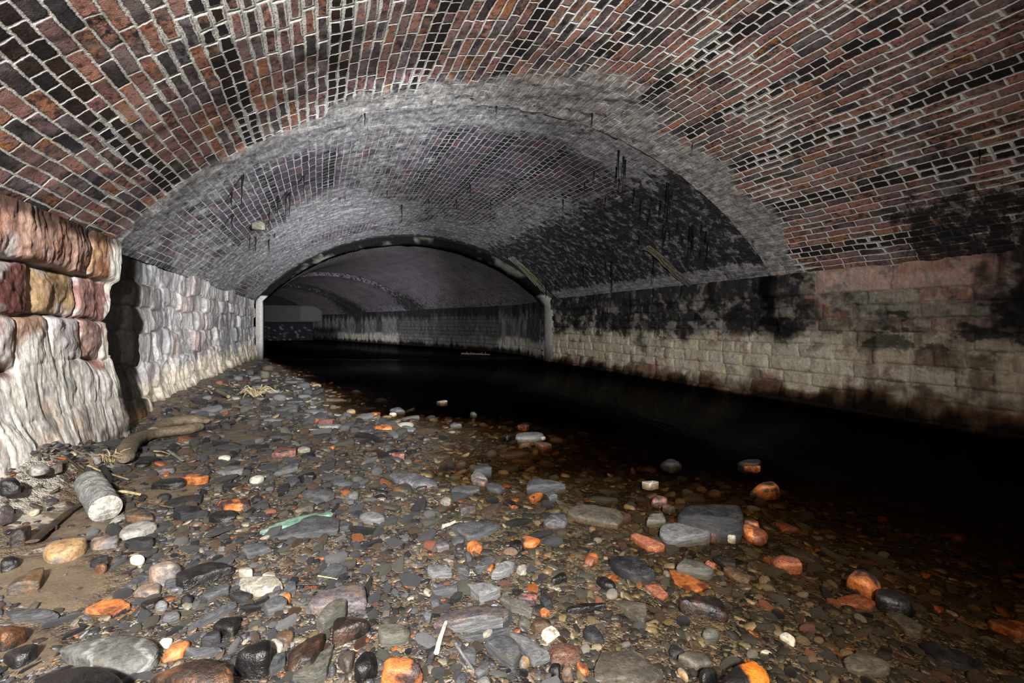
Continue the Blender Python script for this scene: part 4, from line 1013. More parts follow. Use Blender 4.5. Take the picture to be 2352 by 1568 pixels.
S('B', [(1255,990),(1350,912),(1470,902),(1400,982),(1262,1022)], .045, 'orange', 'brick_fragment', 'brick', 'ragged bright orange brick crumb right of the long grey flat boulder', p=6, amp=.035)
S('B', [(1220,905),(1250,872),(1340,880),(1290,932)], .03, 'white', 'pebble', 'pebble', 'white chunk resting behind the ragged bright orange brick crumb', p=5)
S('B', [(440,940),(720,860),(900,822),(1190,872),(1240,960),(1200,1012),(880,1092),(830,1062)], .06, 'banded', 'boulder', 'stone', 'large long flat grey boulder with a pale band, lower left', p=7, facets=2)
S('B', [(10,985),(120,942),(300,942),(240,1012),(120,1062)], .05, 'black', 'rock', 'stone', 'black rock at lower left, left of the long flat grey boulder', p=6)
S('B', [(0,740),(120,722),(212,772),(130,852),(0,912)], .07, 'rust', 'rock', 'stone', 'rust brown rock cut by the left edge near the bottom', p=5, amp=.02)
S('B', [(80,1200),(220,960),(420,890),(680,910),(850,1000),(970,1140),(900,1290),(250,1300)], .13, 'black', 'boulder', 'stone', 'big black boulder with rusty foot at the bottom left corner', p=6, amp=.02)
S('B', [(1130,1085),(1280,1022),(1440,1012),(1650,1032),(1800,1115),(1780,1240),(1590,1280),(1350,1190)], .11, 'rust', 'boulder', 'stone', 'big rust topped boulder at the bottom, right of the black boulder', p=7, amp=.018)
S('B', [(80,692),(130,635),(300,637),(460,692),(330,722)], .03, 'slate', 'slate_slab', 'slate', 'dark grey slab sunk in the sand at lower left', p=8)
S('B', [(660,662),(800,592),(920,587),(1002,632),(880,697)], .018, 'orange', 'roof_tile_shard', 'shard', 'flat orange brown diamond shaped tile shard on the sand', p=20, facets=0, amp=.004)
S('B', [(50,470),(130,255),(330,222),(332,335),(300,468)], .06, 'brown', 'brick_fragment', 'brick', 'squared brown brick lying in the sand at the left', **BRK)
S('B', [(0,250),(40,190),(130,190),(170,240),(90,290),(0,300)], .05, 'black', 'rock', 'stone', 'black crumbly rock above the squared brown brick', p=4, amp=.03)
S('B', [(1150,260),(1190,182),(1280,202),(1402,292),(1340,352),(1180,355)], .09, 'pinkish', 'boulder', 'stone', 'pink and grey pyramid shaped boulder at the edge of the sand', p=10, facets=5, amp=.012)
S('B', [(990,225),(1040,202),(1110,222),(1127,265),(1080,277),(1010,255)], .035, 'white', 'pebble', 'pebble', 'white pebble at the left of the pink and grey pyramid boulder', **PEB)
S('B', [(690,260),(720,200),(820,200),(840,260),(760,290)], .05, 'slated', 'cobble', 'stone', 'black cobble behind the rusty round stone at the edge of the sand', **RND)
S('B', [(725,310),(760,265),(820,280),(830,330),(770,350)], .045, 'rust', 'cobble', 'stone', 'rusty round stone left of the slate finger at the edge of the sand', p=3.5, facets=1, amp=.03)
S('B', [(850,320),(970,225),(985,245),(880,330)], .02, 'slate', 'slate_slab', 'slate', 'narrow slate finger right of the rusty round stone', **FLAT)
S('B', [(1360,370),(1560,302),(1740,287),(1802,312),(1600,382),(1430,442)], .06, 'black', 'brick_fragment', 'brick', 'long glossy black block right of the pink and grey pyramid boulder', **BRK)
S('B', [(960,470),(1060,410),(1170,375),(1180,400),(1010,490)], .02, 'slate', 'slate_slab', 'slate', 'curved grey slate sliver below the pyramid boulder', **FLAT)
S('B', [(1030,500),(1080,440),(1240,435),(1230,520),(1100,528)], .03, 'pinkish', 'cobble', 'stone', 'tan and grey flat stone below the curved grey slate sliver', p=7)
S('B', [(1265,440),(1310,390),(1370,385),(1365,425),(1290,450)], .03, 'slate', 'pebble', 'pebble', 'smooth grey slate pebble at the left tip of the long glossy black block', **RND)
S('B', [(1250,730),(1270,650),(1370,640),(1390,700),(1320,735)], .03, 'slate', 'cobble', 'stone', 'round dull slate cobble under the dark brown bar', **RND)
S('B', [(1090,620),(1130,580),(1250,545),(1245,600),(1130,640)], .035, 'blackbr', 'brick_fragment', 'brick', 'small dark brown bar right of the diamond tile shard', **BRK)
S('B', [(1185,640),(1230,590),(1300,600),(1290,640),(1210,655)], .03, 'slatel', 'pebble', 'pebble', 'grey oval pebble next to the small dark brown bar', **PEB)
S('B', [(1390,560),(1430,520),(1490,540),(1470,595),(1410,590)], .04, 'slated', 'pebble', 'pebble', 'dark round pebble midway between tile shard and pale banded slab', **RND)
S('B', [(1560,540),(1640,480),(1770,470),(1760,500),(1600,565)], .03, 'slate', 'slate_slab', 'slate', 'knobbly grey slate left of the pale banded slab', **FLAT)
# --- middle, at the edge of the water
S('P', [(1030,1197),(1070,1190),(1150,1200),(1122,1216),(1078,1231),(1058,1223)], .045, 'slate', 'rock', 'stone', 'broad grey slate rock half in the shallows, centre of the scene', p=9, out=.04)
S('G', [(190,200),(230,110),(340,150),(350,220),(240,260)], .04, 'purple', 'brick_fragment', 'brick', 'purple brown brick piece left of the bright orange cube', **BRK)
S('G', [(360,150),(430,100),(500,120),(490,180),(400,205)], .035, 'slate', 'cobble', 'stone', 'grey cobble between the purple brown brick and the bright orange cube', **RND)
S('G', [(520,195),(600,142),(662,180),(672,212),(570,265)], .055, 'orange', 'brick_fragment', 'brick', 'bright orange cube of brick, its right side black', p=14, amp=.008)
S('G', [(500,300),(540,265),(585,290),(570,345),(520,350)], .045, 'slate', 'pebble', 'pebble', 'small grey stone below the bright orange cube', **RND)
S('G', [(600,425),(680,335),(770,292),(802,342),(730,412),(650,452)], .03, 'slate', 'slate_slab', 'slate', 'dark oblong slate below the bright orange cube, left of the smooth grey slate', **FLAT)
S('G', [(725,450),(770,385),(800,385),(760,460)], .02, 'orangeb', 'brick_fragment', 'brick', 'orange sliver wedged between the dark oblong slate and smooth grey slate', **BRK)
S('G', [(755,505),(850,372),(940,340),(992,370),(960,432),(840,505)], .035, 'slatel', 'slate_slab', 'slate', 'smooth leaf shaped grey slate at the water edge', p=9, facets=1)
S('G', [(1000,420),(1090,390),(1110,450),(1060,480)], .035, 'beige', 'cobble', 'stone', 'beige knuckle shaped stone at the right end of the smooth grey slate', p=5, amp=.02)
S('G', [(525,592),(720,572),(852,632),(780,662),(655,700)], .055, 'slatel', 'rock', 'stone', 'angular grey slate with bright flat top and dark sides, near water edge', p=16, facets=1, out=.045)
S('G', [(140,460),(150,400),(370,420),(370,460),(200,480)], .04, 'slatel', 'slate_slab', 'slate', 'long pale wet stone at the left of the near water edge', **BRK)
S('G', [(430,440),(460,405),(545,420),(540,460)], .035, 'slate', 'cobble', 'stone', 'small wet grey block right of the long pale wet stone', **BRK)
S('G', [(180,645),(250,622),(420,592),(422,632),(220,682)], .035, 'slate', 'slate_slab', 'slate', 'long grey slate bar above the three stacked long stones', **FLAT)
S('G', [(200,910),(330,832),(600,792),(880,812),(937,852),(900,880),(600,852),(330,905),(210,965)], .055, 'purple', 'slate_slab', 'slate', 'curved long stone, farthest of the three stacked long stones', p=9, facets=1)
S('G', [(320,955),(500,912),(850,887),(860,935),(600,965),(400,1000)], .045, 'slatel', 'slate_slab', 'slate', 'pale pinkish bar, middle of the three stacked long stones', **FLAT)
S('G', [(470,1100),(560,1070),(880,1012),(892,1045),(560,1125)], .03, 'slate', 'slate_slab', 'slate', 'lowest and nearest of the three stacked long stones', **FLAT)
S('G', [(665,1072),(700,1035),(775,1015),(772,1052),(700,1092)], .015, 'beige', 'pebble', 'pebble', 'flat cream pebble on the nearest of the three stacked long stones', bury=-1.6, **PEB)
S('G', [(705,1162),(800,1097),(930,1092),(1010,1152),(1047,1242),(970,1362),(860,1292)], .05, 'slate', 'rock', 'stone', 'dark faceted slate rock below the stacked long stones', p=14, facets=4)
S('G', [(920,1062),(1000,1060),(1140,1132),(1332,1262),(1170,1335),(1080,1242)], .035, 'slatel', 'slate_slab', 'slate', 'pointed grey slate slab running right from the stacked long stones', **FLAT)
S('G', [(120,1325),(160,1182),(220,1130),(242,1162),(180,1345)], .03, 'slated', 'slate_slab', 'slate', 'black oval slate left of the white stick', p=7)
S('G', [(90,850),(130,790),(180,830),(160,960),(130,980)], .03, 'slate', 'slate_slab', 'slate', 'upright dark slate at the left end of the curved long stone', **FLAT)
S('G', [(160,760),(200,720),(270,750),(250,805),(180,805)], .03, 'slate', 'cobble', 'stone', 'small grey angular stone above the upright dark slate', p=8)
S('G', [(1240,1065),(1300,987),(1400,1010),(1447,1062),(1390,1107),(1290,1142)], .02, 'cream', 'oyster_shell', 'shell', 'cream oyster shell at the edge of the shallows', p=6, facets=2, amp=.03, lump=.06, out=.015)
S('G', [(1320,1195),(1370,1162),(1610,1172),(1632,1272),(1500,1262),(1360,1282)], .045, 'brbrick', 'brick_fragment', 'brick', 'brown sandy brick just below the cream oyster shell', out=.02, **BRK)
S('G', [(1590,1335),(1630,1320),(1722,1400),(1660,1452),(1620,1422)], .03, 'orange', 'pebble', 'pebble', 'bright orange brick pebble below the brown sandy brick', p=4, facets=1, amp=.03, out=.015)
S('G', [(1140,950),(1200,920),(1350,940),(1360,975),(1200,1000)], .04, 'brown', 'cobble', 'stone', 'brown cobble directly behind the cream oyster shell', **RND)
S('G', [(1000,945),(1060,892),(1140,912),(1162,952),(1060,992)], .04, 'slateg', 'pebble', 'pebble', 'rounded olive pebble left of the brown cobble by the oyster shell', **PEB)
S('G', [(1020,1345),(1060,1262),(1130,1282),(1142,1322),(1060,1387)], .035, 'tan', 'pebble', 'pebble', 'golden tan pebble beside the dark faceted slate rock', **PEB)
S('G', [(1320,1390),(1370,1340),(1440,1370),(1420,1440)], .045, 'black', 'pebble', 'pebble', 'black wet pebble left of the bright orange brick pebble', **RND)
S('G', [(1440,1390),(1500,1360),(1580,1400),(1550,1460),(1460,1450)], .045, 'brown', 'pebble', 'pebble', 'brown wet pebble right of the black wet pebble', **PEB)
S('G', [(590,1560),(640,1472),(720,1452),(772,1540),(770,1600),(600,1620)], .05, 'grey', 'cobble', 'stone', 'smooth grey cobble cut by the bottom edge, middle', **RND)
S('G', [(405,1540),(440,1392),(500,1382),(517,1452),(500,1600),(400,1620)], .035, 'slate', 'slate_slab', 'slate', 'upright bar of dark slate at the bottom edge, left of the smooth cobble', p=10)
S('G', [(590,1442),(710,1352),(732,1420),(640,1482)], .03, 'slate', 'slate_slab', 'slate', 'triangular slate above the smooth grey bottom cobble', **FLAT)
S('G', [(440,1260),(470,1190),(580,1175),(620,1230),(600,1300),(500,1290)], .04, 'slate', 'rock', 'stone', 'grey slate with brown hollow under the stacked long stones', p=8)
S('G', [(400,1190),(430,1120),(490,1140),(460,1200)], .03, 'slate', 'pebble', 'pebble', 'dark rounded stone between white stick and hollow slate', **RND)
# --- in the shallow water
S('G', [(1040,135),(1090,107),(1240,130),(1180,192),(1070,182)], .04, 'orangeb', 'brick_fragment', 'brick', 'wet orange red brick lump in the shallows beside black slag', out=.03, p=5, amp=.03)
S('G', [(930,190),(970,150),(1050,160),(1085,220),(1020,245)], .04, 'black', 'slag_lump', 'stone', 'crumbly black slag left of the wet orange red brick lump', out=.03, p=5, amp=.03, lump=.1)
S('G', [(1655,352),(1700,302),(1780,290),(1812,320),(1740,377)], .04, 'orange', 'brick_fragment', 'brick', 'vivid orange brick pebble standing out of the shallows', out=.03, p=4, amp=.02)
S('G', [(1010,712),(1080,692),(1190,622),(1212,700),(1170,742),(1050,732)], .035, 'redbr', 'brick_fragment', 'brick', 'curled reddish brick shard by the water edge', p=6, amp=.03, out=.02)
S('G', [(840,712),(900,690),(1050,762),(1162,832),(1140,857),(960,802)], .045, 'slateg', 'slate_slab', 'slate', 'wet slate wedge running from the bank into the shallows', out=.015, **FLAT)
S('G', [(1345,540),(1480,455),(1502,520),(1370,552)], .035, 'black', 'rock', 'stone', 'small glistening black wedge alone in the shallows', out=.025, p=9)
S('G', [(1770,492),(1830,480),(1990,552),(1950,602),(1840,572)], .05, 'black', 'rock', 'stone', 'smooth black stone left of the big black slate in the shallows', out=.02, p=4)
S('G', [(1650,1032),(1720,982),(1800,1002),(1882,1092),(1790,1117),(1680,1082)], .035, 'slated', 'cobble', 'stone', 'round dark slate cobble under the clear shallow water', p=5)
S('G', [(1500,825),(1640,782),(1870,780),(1862,802),(1640,822),(1520,845)], .03, 'black', 'slate_slab', 'slate', 'long thin black slate just breaking the water', out=.012, **FLAT)
S('G', [(1240,740),(1250,680),(1340,690),(1365,760),(1290,800)], .035, 'slated', 'pebble', 'pebble', 'dark slate pebble right of the curled reddish brick shard', **RND)
S('G', [(1230,860),(1270,825),(1335,845),(1300,890),(1250,892)], .02, 'orange', 'brick_fragment', 'brick', 'small orange chip under water above the brown cobble', **BRK)
S('P', [(1366,1537),(1385,1491),(1450,1488),(1522,1541),(1500,1553),(1370,1557)], .035, 'dull', 'slate_slab', 'slate', 'wide dull flagstone at the bottom edge of the shallows', out=.012, **FLAT)
S('H', [(0,335),(80,318),(250,325),(450,455),(390,470),(280,510),(80,420)], .075, 'slated', 'slate_slab', 'slate', 'big black slate block with sharp corner standing out of the shallows', out=.05, p=16, facets=1, amp=.006)
S('H', [(650,405),(730,350),(880,352),(1020,430),(970,455),(780,425)], .055, 'slateg', 'slate_slab', 'slate', 'olive topped oval slate standing out of the shallows above the orange tile', out=.045, p=9, facets=1)
S('H', [(585,455),(680,462),(965,602),(860,665),(640,572)], .015, 'orange', 'roof_tile_shard', 'shard', 'vivid orange flat tile shard under the shallow water', p=18, facets=0, amp=.005)
S('H', [(515,465),(560,455),(600,490),(580,520),(545,505)], .015, 'beige', 'pebble', 'pebble', 'pale chip at the left tip of the vivid orange tile shard', **PEB)
S('H', [(350,592),(480,575),(572,700),(480,742)], .018, 'salmon', 'roof_tile_shard', 'shard', 'four sided brown orange tile under the shallow water', p=18, facets=0, amp=.005)
S('H', [(675,700),(760,678),(1100,702),(1162,770),(1140,815),(900,790),(700,745)], .09, 'blackbr', 'brick_fragment', 'brick', 'big dark brown half brick standing in the shallows', out=.07, p=9, amp=.02)
S('H', [(50,762),(100,750),(340,772),(357,900),(330,962),(200,872)], .03, 'dull', 'slate_slab', 'slate', 'dull three cornered slate under the shallow water', **FLAT)
S('H', [(1040,1485),(1180,1365),(1420,1315),(1562,1440),(1530,1545),(1330,1620),(1100,1620)], .10, 'orangedk', 'brick_fragment', 'brick', 'half black, half vivid orange brick at the bottom edge', p=13, amp=.008, out=.06)
S('H', [(870,1430),(950,1362),(1060,1382),(1020,1482),(920,1542)], .07, 'black', 'cobble', 'stone', 'shiny black cobble left of the half black, half orange brick', out=.05, **RND)
S('H', [(670,1292),(760,1242),(940,1262),(1002,1332),(860,1372)], .04, 'dull', 'slate_slab', 'slate', 'brown grey slate block under water behind the shiny black cobble', p=10)
S('H', [(580,1260),(600,1180),(680,1185),(740,1215),(680,1250),(620,1300)], .03, 'slated', 'rock', 'stone', 'black ring shaped stone behind the brown grey slate block', p=6, amp=.03)
S('H', [(650,1412),(690,1380),(782,1480),(750,1502)], .03, 'tan', 'pebble', 'pebble', 'amber pebble left of the shiny black cobble', **PEB)
S('H', [(1650,1072),(1720,1045),(1822,1122),(1800,1162),(1700,1112)], .03, 'white', 'pebble', 'pebble', 'whitish angular pebble under the water at the right', p=5)
S('H', [(1480,1255),(1520,1238),(1590,1258),(1540,1270)], .012, 'white', 'pebble', 'pebble', 'thin white chip under the water above the half black, half orange brick', **FLAT)
S('H', [(900,1060),(960,985),(1080,1040),(1040,1090),(940,1098)], .04, 'slateg', 'cobble', 'stone', 'dark olive cobble under water below the big dark brown half brick', **RND)
S('H', [(1020,330),(1070,305),(1200,350),(1240,410),(1120,400)], .04, 'slated', 'slate_slab', 'slate', 'sunken dark slate right of the olive topped oval slate', **FLAT)
S('H', [(935,380),(980,355),(1035,395),(990,415)], .02, 'salmon', 'brick_fragment', 'brick', 'small red chip at the right end of the olive topped oval slate', out=.01, **BRK)
S('H', [(1110,450),(1160,410),(1240,430),(1380,520),(1350,580),(1200,520)], .04, 'brown', 'brick_fragment', 'brick', 'brown sunken brick right of the vivid orange tile shard', **BRK)
S('E', [(690,745),(800,705),(1320,705),(1372,790),(1345,850),(1130,840),(860,790)], .10, 'slated', 'boulder', 'stone', 'largest black block standing in the stream, orange brick at its right end', out=.09, p=12, amp=.014, sub=5)
S('E', [(515,962),(570,892),(780,872),(900,905),(1032,952),(1010,992),(600,1062)], .05, 'slatel', 'slate_slab', 'slate', 'pale topped slate slab in front of the largest black block', out=.04, p=14, facets=1)
S('E', [(1360,925),(1400,882),(1540,912),(1642,952),(1570,1022),(1450,1002)], .045, 'orange', 'brick_fragment', 'brick', 'bright orange worn brick at the right end of the largest black block', out=.04, p=5, amp=.02)
S('E', [(1380,860),(1450,840),(1540,870),(1530,900)], .05, 'orangeb', 'brick_fragment', 'brick', 'black and orange brick bit tucked behind the bright orange worn brick', out=.05, p=6, amp=.02)
S('E', [(220,1022),(270,992),(420,1052),(567,1110),(480,1142),(390,1132)], .02, 'salmon', 'roof_tile_shard', 'shard', 'flat salmon tile shard left of the pale topped slate slab', out=.004, p=18, facets=0, amp=.005)
S('E', [(430,1060),(470,1035),(560,1045),(550,1090)], .015, 'slateg', 'slate_slab', 'slate', 'pale greenish chip between salmon tile shard and pale topped slab', **FLAT)
S('E', [(380,862),(430,762),(540,745),(582,832),(470,862)], .045, 'slateg', 'rock', 'stone', 'greenish wedge of slate left of the largest black block', out=.03, p=10)
S('E', [(1020,970),(1050,920),(1100,930),(1098,1000),(1050,1010)], .04, 'brbrick', 'brick_fragment', 'brick', 'small brown cube in front of the largest black block', out=.03, **BRK)
S('E', [(1205,1010),(1240,955),(1320,985),(1290,1030)], .035, 'beige', 'cobble', 'stone', 'small pale stone in front of the largest black block, left of the orange brick', out=.03, p=6)
S('E', [(1155,960),(1165,930),(1210,958),(1180,972)], .025, 'white', 'pebble', 'pebble', 'tiny white chip against the front of the largest black block', out=.035, p=8)
S('E', [(420,632),(480,582),(560,575),(602,610),(580,647),(450,647)], .05, 'redbr', 'brick_fragment', 'brick', 'pink and orange brick knob in the stream behind the largest black block', out=.045, p=5, amp=.03)
S('E', [(545,700),(600,640),(675,700),(620,760)], .03, 'brown', 'slate_slab', 'slate', 'brown angular shard between the pink knob and the largest black block', out=.02, **FLAT)
S('E', [(335,472),(400,447),(505,472),(420,490)], .02, 'beige', 'slate_slab', 'slate', 'pale flat shard in the stream behind the pink and orange brick knob', out=.012, **FLAT)
S('E', [(510,245),(620,210),(745,252),(640,285)], .045, 'slated', 'rock', 'stone', 'low black rock in mid stream, left one of two', out=.03, **RND)
S('E', [(1310,250),(1400,220),(1560,235),(1540,275),(1400,282)], .045, 'slated', 'rock', 'stone', 'low black rock in mid stream with an orange sliver in front', out=.03, p=7)
S('E', [(1380,300),(1420,286),(1552,312),(1500,322)], .02, 'orange', 'roof_tile_shard', 'shard', 'orange sliver of tile in front of the low black rock, mid stream', out=.005, **FLAT)
S('E', [(1440,502),(1690,460),(1752,512),(1650,525)], .04, 'orangeb', 'brick_fragment', 'brick', 'dark topped orange brick lying long in the stream beyond the largest black block', out=.015, **BRK)
S('E', [(1700,902),(1800,890),(1952,952),(1780,972)], .03, 'salmon', 'brick_fragment', 'brick', 'dim orange brick under water to the right of the bright orange worn brick', **BRK)
S('E', [(1650,1222),(1800,1200),(1950,1262),(1982,1312),(1800,1312),(1710,1282)], .04, 'salmon', 'brick_fragment', 'brick', 'hollowed orange brown brick under water at the right', out=-.005, **BRK)
S('E', [(1570,1240),(1620,1210),(1690,1290),(1650,1310)], .02, 'salmon', 'roof_tile_shard', 'shard', 'dull orange tile at the left end of the hollowed orange brown brick', **FLAT)
S('E', [(1350,1060),(1400,1030),(1540,1040),(1550,1100),(1430,1110)], .025, 'brbrick', 'slate_slab', 'slate', 'brown flat stone under water below the bright orange worn brick', **FLAT)
S('E', [(1560,1060),(1620,1040),(1700,1050),(1760,1110),(1640,1135)], .03, 'slated', 'rock', 'stone', 'dark sunken rock right of the brown flat sunken stone', **RND)
S('E', [(1790,1150),(1900,1130),(2190,1260),(2130,1285),(1900,1220)], .03, 'slateg', 'slate_slab', 'slate', 'long sunken olive slate behind the hollowed orange brown brick', **FLAT)
S('E', [(1320,1120),(1400,1110),(1560,1210),(1520,1250),(1400,1200)], .02, 'dull', 'slate_slab', 'slate', 'sunken grey brown flag below the brown flat sunken stone', **FLAT)
S('D', [(610,995),(740,920),(802,992),(700,1003)], .07, 'slate', 'rock', 'stone', 'grey pyramid rock standing in the water, farthest of a row of four', out=.075, p=12, facets=3)
S('D', [(590,1035),(640,1015),(720,1052),(772,1085),(690,1097),(600,1082)], .05, 'slatel', 'rock', 'stone', 'grey wet rock directly in front of the grey pyramid rock', out=.045, p=8)
S('D', [(605,1120),(640,1090),(762,1120),(720,1142)], .04, 'pinkish', 'rock', 'stone', 'pinkish stone in front of the two grey wet rocks in the water', out=.03, p=7)
S('D', [(730,1150),(800,1145),(952,1180),(880,1217),(760,1192)], .045, 'slate', 'rock', 'stone', 'long grey rock, right of the pinkish stone in the water', out=.035, p=8)
S('D', [(380,1220),(480,1165),(660,1180),(680,1220),(500,1250)], .04, 'slate', 'slate_slab', 'slate', 'broad grey stone at the water edge below the pinkish stone', out=.025, p=8)
S('D', [(1165,1125),(1200,1095),(1400,1130),(1572,1152),(1400,1172),(1170,1172)], .07, 'slate', 'rock', 'stone', 'long grey wedge with glittering front standing in the stream', out=.065, p=12, facets=2)
S('D', [(470,1385),(620,1325),(637,1385),(490,1442)], .055, 'purple', 'brick_fragment', 'brick', 'purple brown brick corner in the shallows', out=.045, **BRK)
S('D', [(1180,1272),(1290,1210),(1327,1230),(1230,1312)], .04, 'orangeb', 'brick_fragment', 'brick', 'split orange brick finger in front of the long glittering wedge', out=.035, **BRK)
S('D', [(1370,1245),(1430,1215),(1482,1272),(1400,1292)], .05, 'slate', 'rock', 'stone', 'little grey pyramid right of the split orange brick finger', out=.045, p=12)
S('D', [(1040,645),(1100,615),(1300,610),(1347,650),(1250,680),(1060,677)], .06, 'slatel', 'rock', 'stone', 'smooth oval grey rock in mid stream, crumbly dark stone at its left', out=.055, p=5, facets=1)
S('D', [(910,645),(950,620),(1012,650),(960,672)], .05, 'black', 'slag_lump', 'stone', 'crumbly dark stone at the left end of the smooth oval grey rock', out=.04, p=5, amp=.03, lump=.1)
S('D', [(1290,670),(1330,655),(1366,675),(1330,690)], .03, 'beige', 'pebble', 'pebble', 'small tan pebble at the right end of the smooth oval grey rock', out=.03, **PEB)
S('D', [(1250,740),(1330,735),(1420,745),(1330,775)], .02, 'brbrick', 'slate_slab', 'slate', 'brown flat tile in front of the smooth oval grey rock', out=.008, **FLAT)
S('D', [(1070,545),(1140,530),(1190,550),(1160,572)], .04, 'orangeb', 'brick_fragment', 'brick', 'reddish orange shard behind the smooth oval grey rock', out=.035, **BRK)
S('D', [(370,545),(430,505),(500,545),(430,555)], .05, 'slate', 'rock', 'stone', 'small grey rock tip out of the stream, left of mid stream', out=.045, p=7)
S('D', [(580,425),(620,408),(655,428),(610,440)], .05, 'slate', 'rock', 'stone', 'tiny grey rock tip behind the small grey rock tip in the stream', out=.04, p=7)
S('D', [(235,300),(320,278),(350,305),(280,318)], .05, 'pinkish', 'rock', 'stone', 'pale pink shard breaking the water toward the far stream', out=.04, p=8)
S('D', [(1590,1450),(1720,1372),(2100,1422),(2152,1500),(2080,1560),(1930,1532),(1700,1492)], .035, 'dull', 'slate_slab', 'slate', 'large dull slab tilted in the shallows beside grey slag', out=.025, **FLAT)
S('D', [(1330,1522),(1400,1462),(1500,1430),(1582,1472),(1570,1542),(1440,1562)], .05, 'lumpy', 'slag_lump', 'stone', 'rough grey slag at the left end of the large dull slab', out=.045, p=6, lump=.12)
S('D', [(270,1302),(330,1255),(387,1300),(370,1342),(320,1347)], .035, 'beige', 'cobble', 'stone', 'pale fan shaped stone on the gravel tip right of the lumpy slag', p=6, facets=3)
S('D', [(380,1075),(440,1060),(510,1075),(430,1105)], .012, 'salmon', 'roof_tile_shard', 'shard', 'flat brown red tile in the water right of the big lumpy slag rock', **FLAT)
S('D', [(915,1345),(970,1315),(1055,1345),(1000,1375)], .03, 'blackbr', 'pebble', 'pebble', 'dark brown pebble breaking the shallows below the long grey rock', out=.015, **RND)
S('D', [(980,1390),(1030,1380),(1075,1400),(1030,1415)], .015, 'orange', 'brick_fragment', 'brick', 'orange chip in the shallows right of the purple brown brick corner', out=.002, **BRK)
S('D', [(1950,1120),(2050,1090),(2150,1100),(2050,1130)], .03, 'slateg', 'slate_slab', 'slate', 'flat olive slate just under water right of the long glittering wedge', **FLAT)
S('I', [(300,705),(420,670),(520,702),(600,762),(500,792),(420,762)], .07, 'orangeb', 'brick_fragment', 'brick', 'black and orange brick lump standing in the dark water at the right', out=.05, p=6, amp=.025)
S('I', [(530,832),(580,802),(750,832),(852,942),(700,932),(560,882)], .06, 'black', 'rock', 'stone', 'black rock with a glint, below right of the black and orange lump', out=.035, p=5)
S('I', [(230,932),(390,852),(542,932),(500,972),(270,962)], .02, 'salmon', 'roof_tile_shard', 'shard', 'two orange brown tile plates under water left of the black glinting rock', **FLAT)
S('I', [(1070,402),(1150,375),(1242,402),(1230,472),(1130,462)], .03, 'orange', 'brick_fragment', 'brick', 'single dim orange brick deep in the dark water at the right', **BRK)
S('I', [(1400,1092),(1520,1052),(1700,1062),(1700,1202),(1560,1172)], .04, 'orange', 'brick_fragment', 'brick', 'large dim orange plate cut by the right edge', **FLAT)
S('I', [(300,1372),(430,1272),(642,1392),(630,1452),(420,1482),(320,1442)], .035, 'dull', 'slate_slab', 'slate', 'broad dull flag under water near the bottom right', **FLAT)
S('I', [(890,1252),(1000,1252),(1380,1392),(1300,1442),(1020,1382)], .035, 'slated', 'slate_slab', 'slate', 'large dark slab under water at the bottom right', **FLAT)
S('I', [(1070,992),(1100,985),(1182,1042),(1130,1032)], .02, 'beige', 'pebble', 'pebble', 'pale sliver under dark water with an orange chip at its left', p=6)
S('I', [(980,965),(1020,955),(1065,990),(1030,1000)], .02, 'orange', 'brick_fragment', 'brick', 'orange chip at the left of the pale sliver under dark water', p=6)
S('I', [(620,1000),(720,980),(900,1110),(880,1190),(760,1150)], .03, 'dull', 'slate_slab', 'slate', 'long sunken flag below the black glinting rock', **FLAT)

# ------------------------------------------------------------------ special things on the bank
def tube_geo(path, rad, nseg=12, flat=1.0, seed=0, amp=0.0, up=(0, 0, 1)):
    path = np.array(path, float); n = len(path); rad = np.broadcast_to(np.array(rad, float), (n,))
    T = np.gradient(path, axis=0); T /= np.linalg.norm(T, axis=1)[:, None] + 1e-9
    U = np.array(up, float); Bn = np.cross(T, U); bl = np.linalg.norm(Bn, axis=1)[:, None]
    Bn = np.where(bl < 1e-3, np.array([1.0, 0, 0]), Bn / (bl + 1e-9)); Nn = np.cross(Bn, T)
    a = np.linspace(0, 2 * math.pi, nseg, endpoint=False)
    V = path[:, None, :] + rad[:, None, None] * (np.cos(a)[None, :, None] * Bn[:, None, :] + flat * np.sin(a)[None, :, None] * Nn[:, None, :])
    V = V.reshape(-1, 3)
    if amp: 
        nz = fbm(V[:, 0] * 30 + seed, V[:, 1] * 30, V[:, 2] * 30, seed, 3) - .5
        V = V + (V - np.repeat(path, nseg, axis=0)) * (nz * amp)[:, None]
    f = []
    for i in range(n - 1):
        for k in range(nseg):
            k2 = (k + 1) % nseg
            f.append((i * nseg + k, i * nseg + k2, (i + 1) * nseg + k2, (i + 1) * nseg + k))
    V = np.vstack([V, path[:1], path[-1:]]); c0, c1 = len(V) - 2, len(V) - 1
    for k in range(nseg):
        k2 = (k + 1) % nseg
        f.append((c0, k2, k, k)); f.append((c1, (n - 1) * nseg + k, (n - 1) * nseg + k2, (n - 1) * nseg + k2))
    return V, f
def geo_me(name, V, f, mat, smooth=True):
    me = bpy.data.meshes.new(name)
    me.from_pydata([tuple(v) for v in V], [], [tuple(dict.fromkeys(map(int, q))) for q in f])
    me.polygons.foreach_set('use_smooth', np.ones(len(me.polygons), dtype=bool) if smooth else np.zeros(len(me.polygons), dtype=bool))
    me.set_sharp_from_angle(angle=math.radians(50)); me.materials.append(mat); me.update(); return me
def join_geo(parts):
    V, f, o = [], [], 0
    for v, ff in parts:
        V.append(np.asarray(v)); f += [tuple(i + o for i in q) for q in ff]; o += len(v)
    return np.concatenate(V), f
def on(px, py, dz=0.0):
    p, d, z = ground_at(px, py)
    return np.array([p[0], p[1], z + dz])
def smooth_path(pts, n):
    return cat3(pts, n)
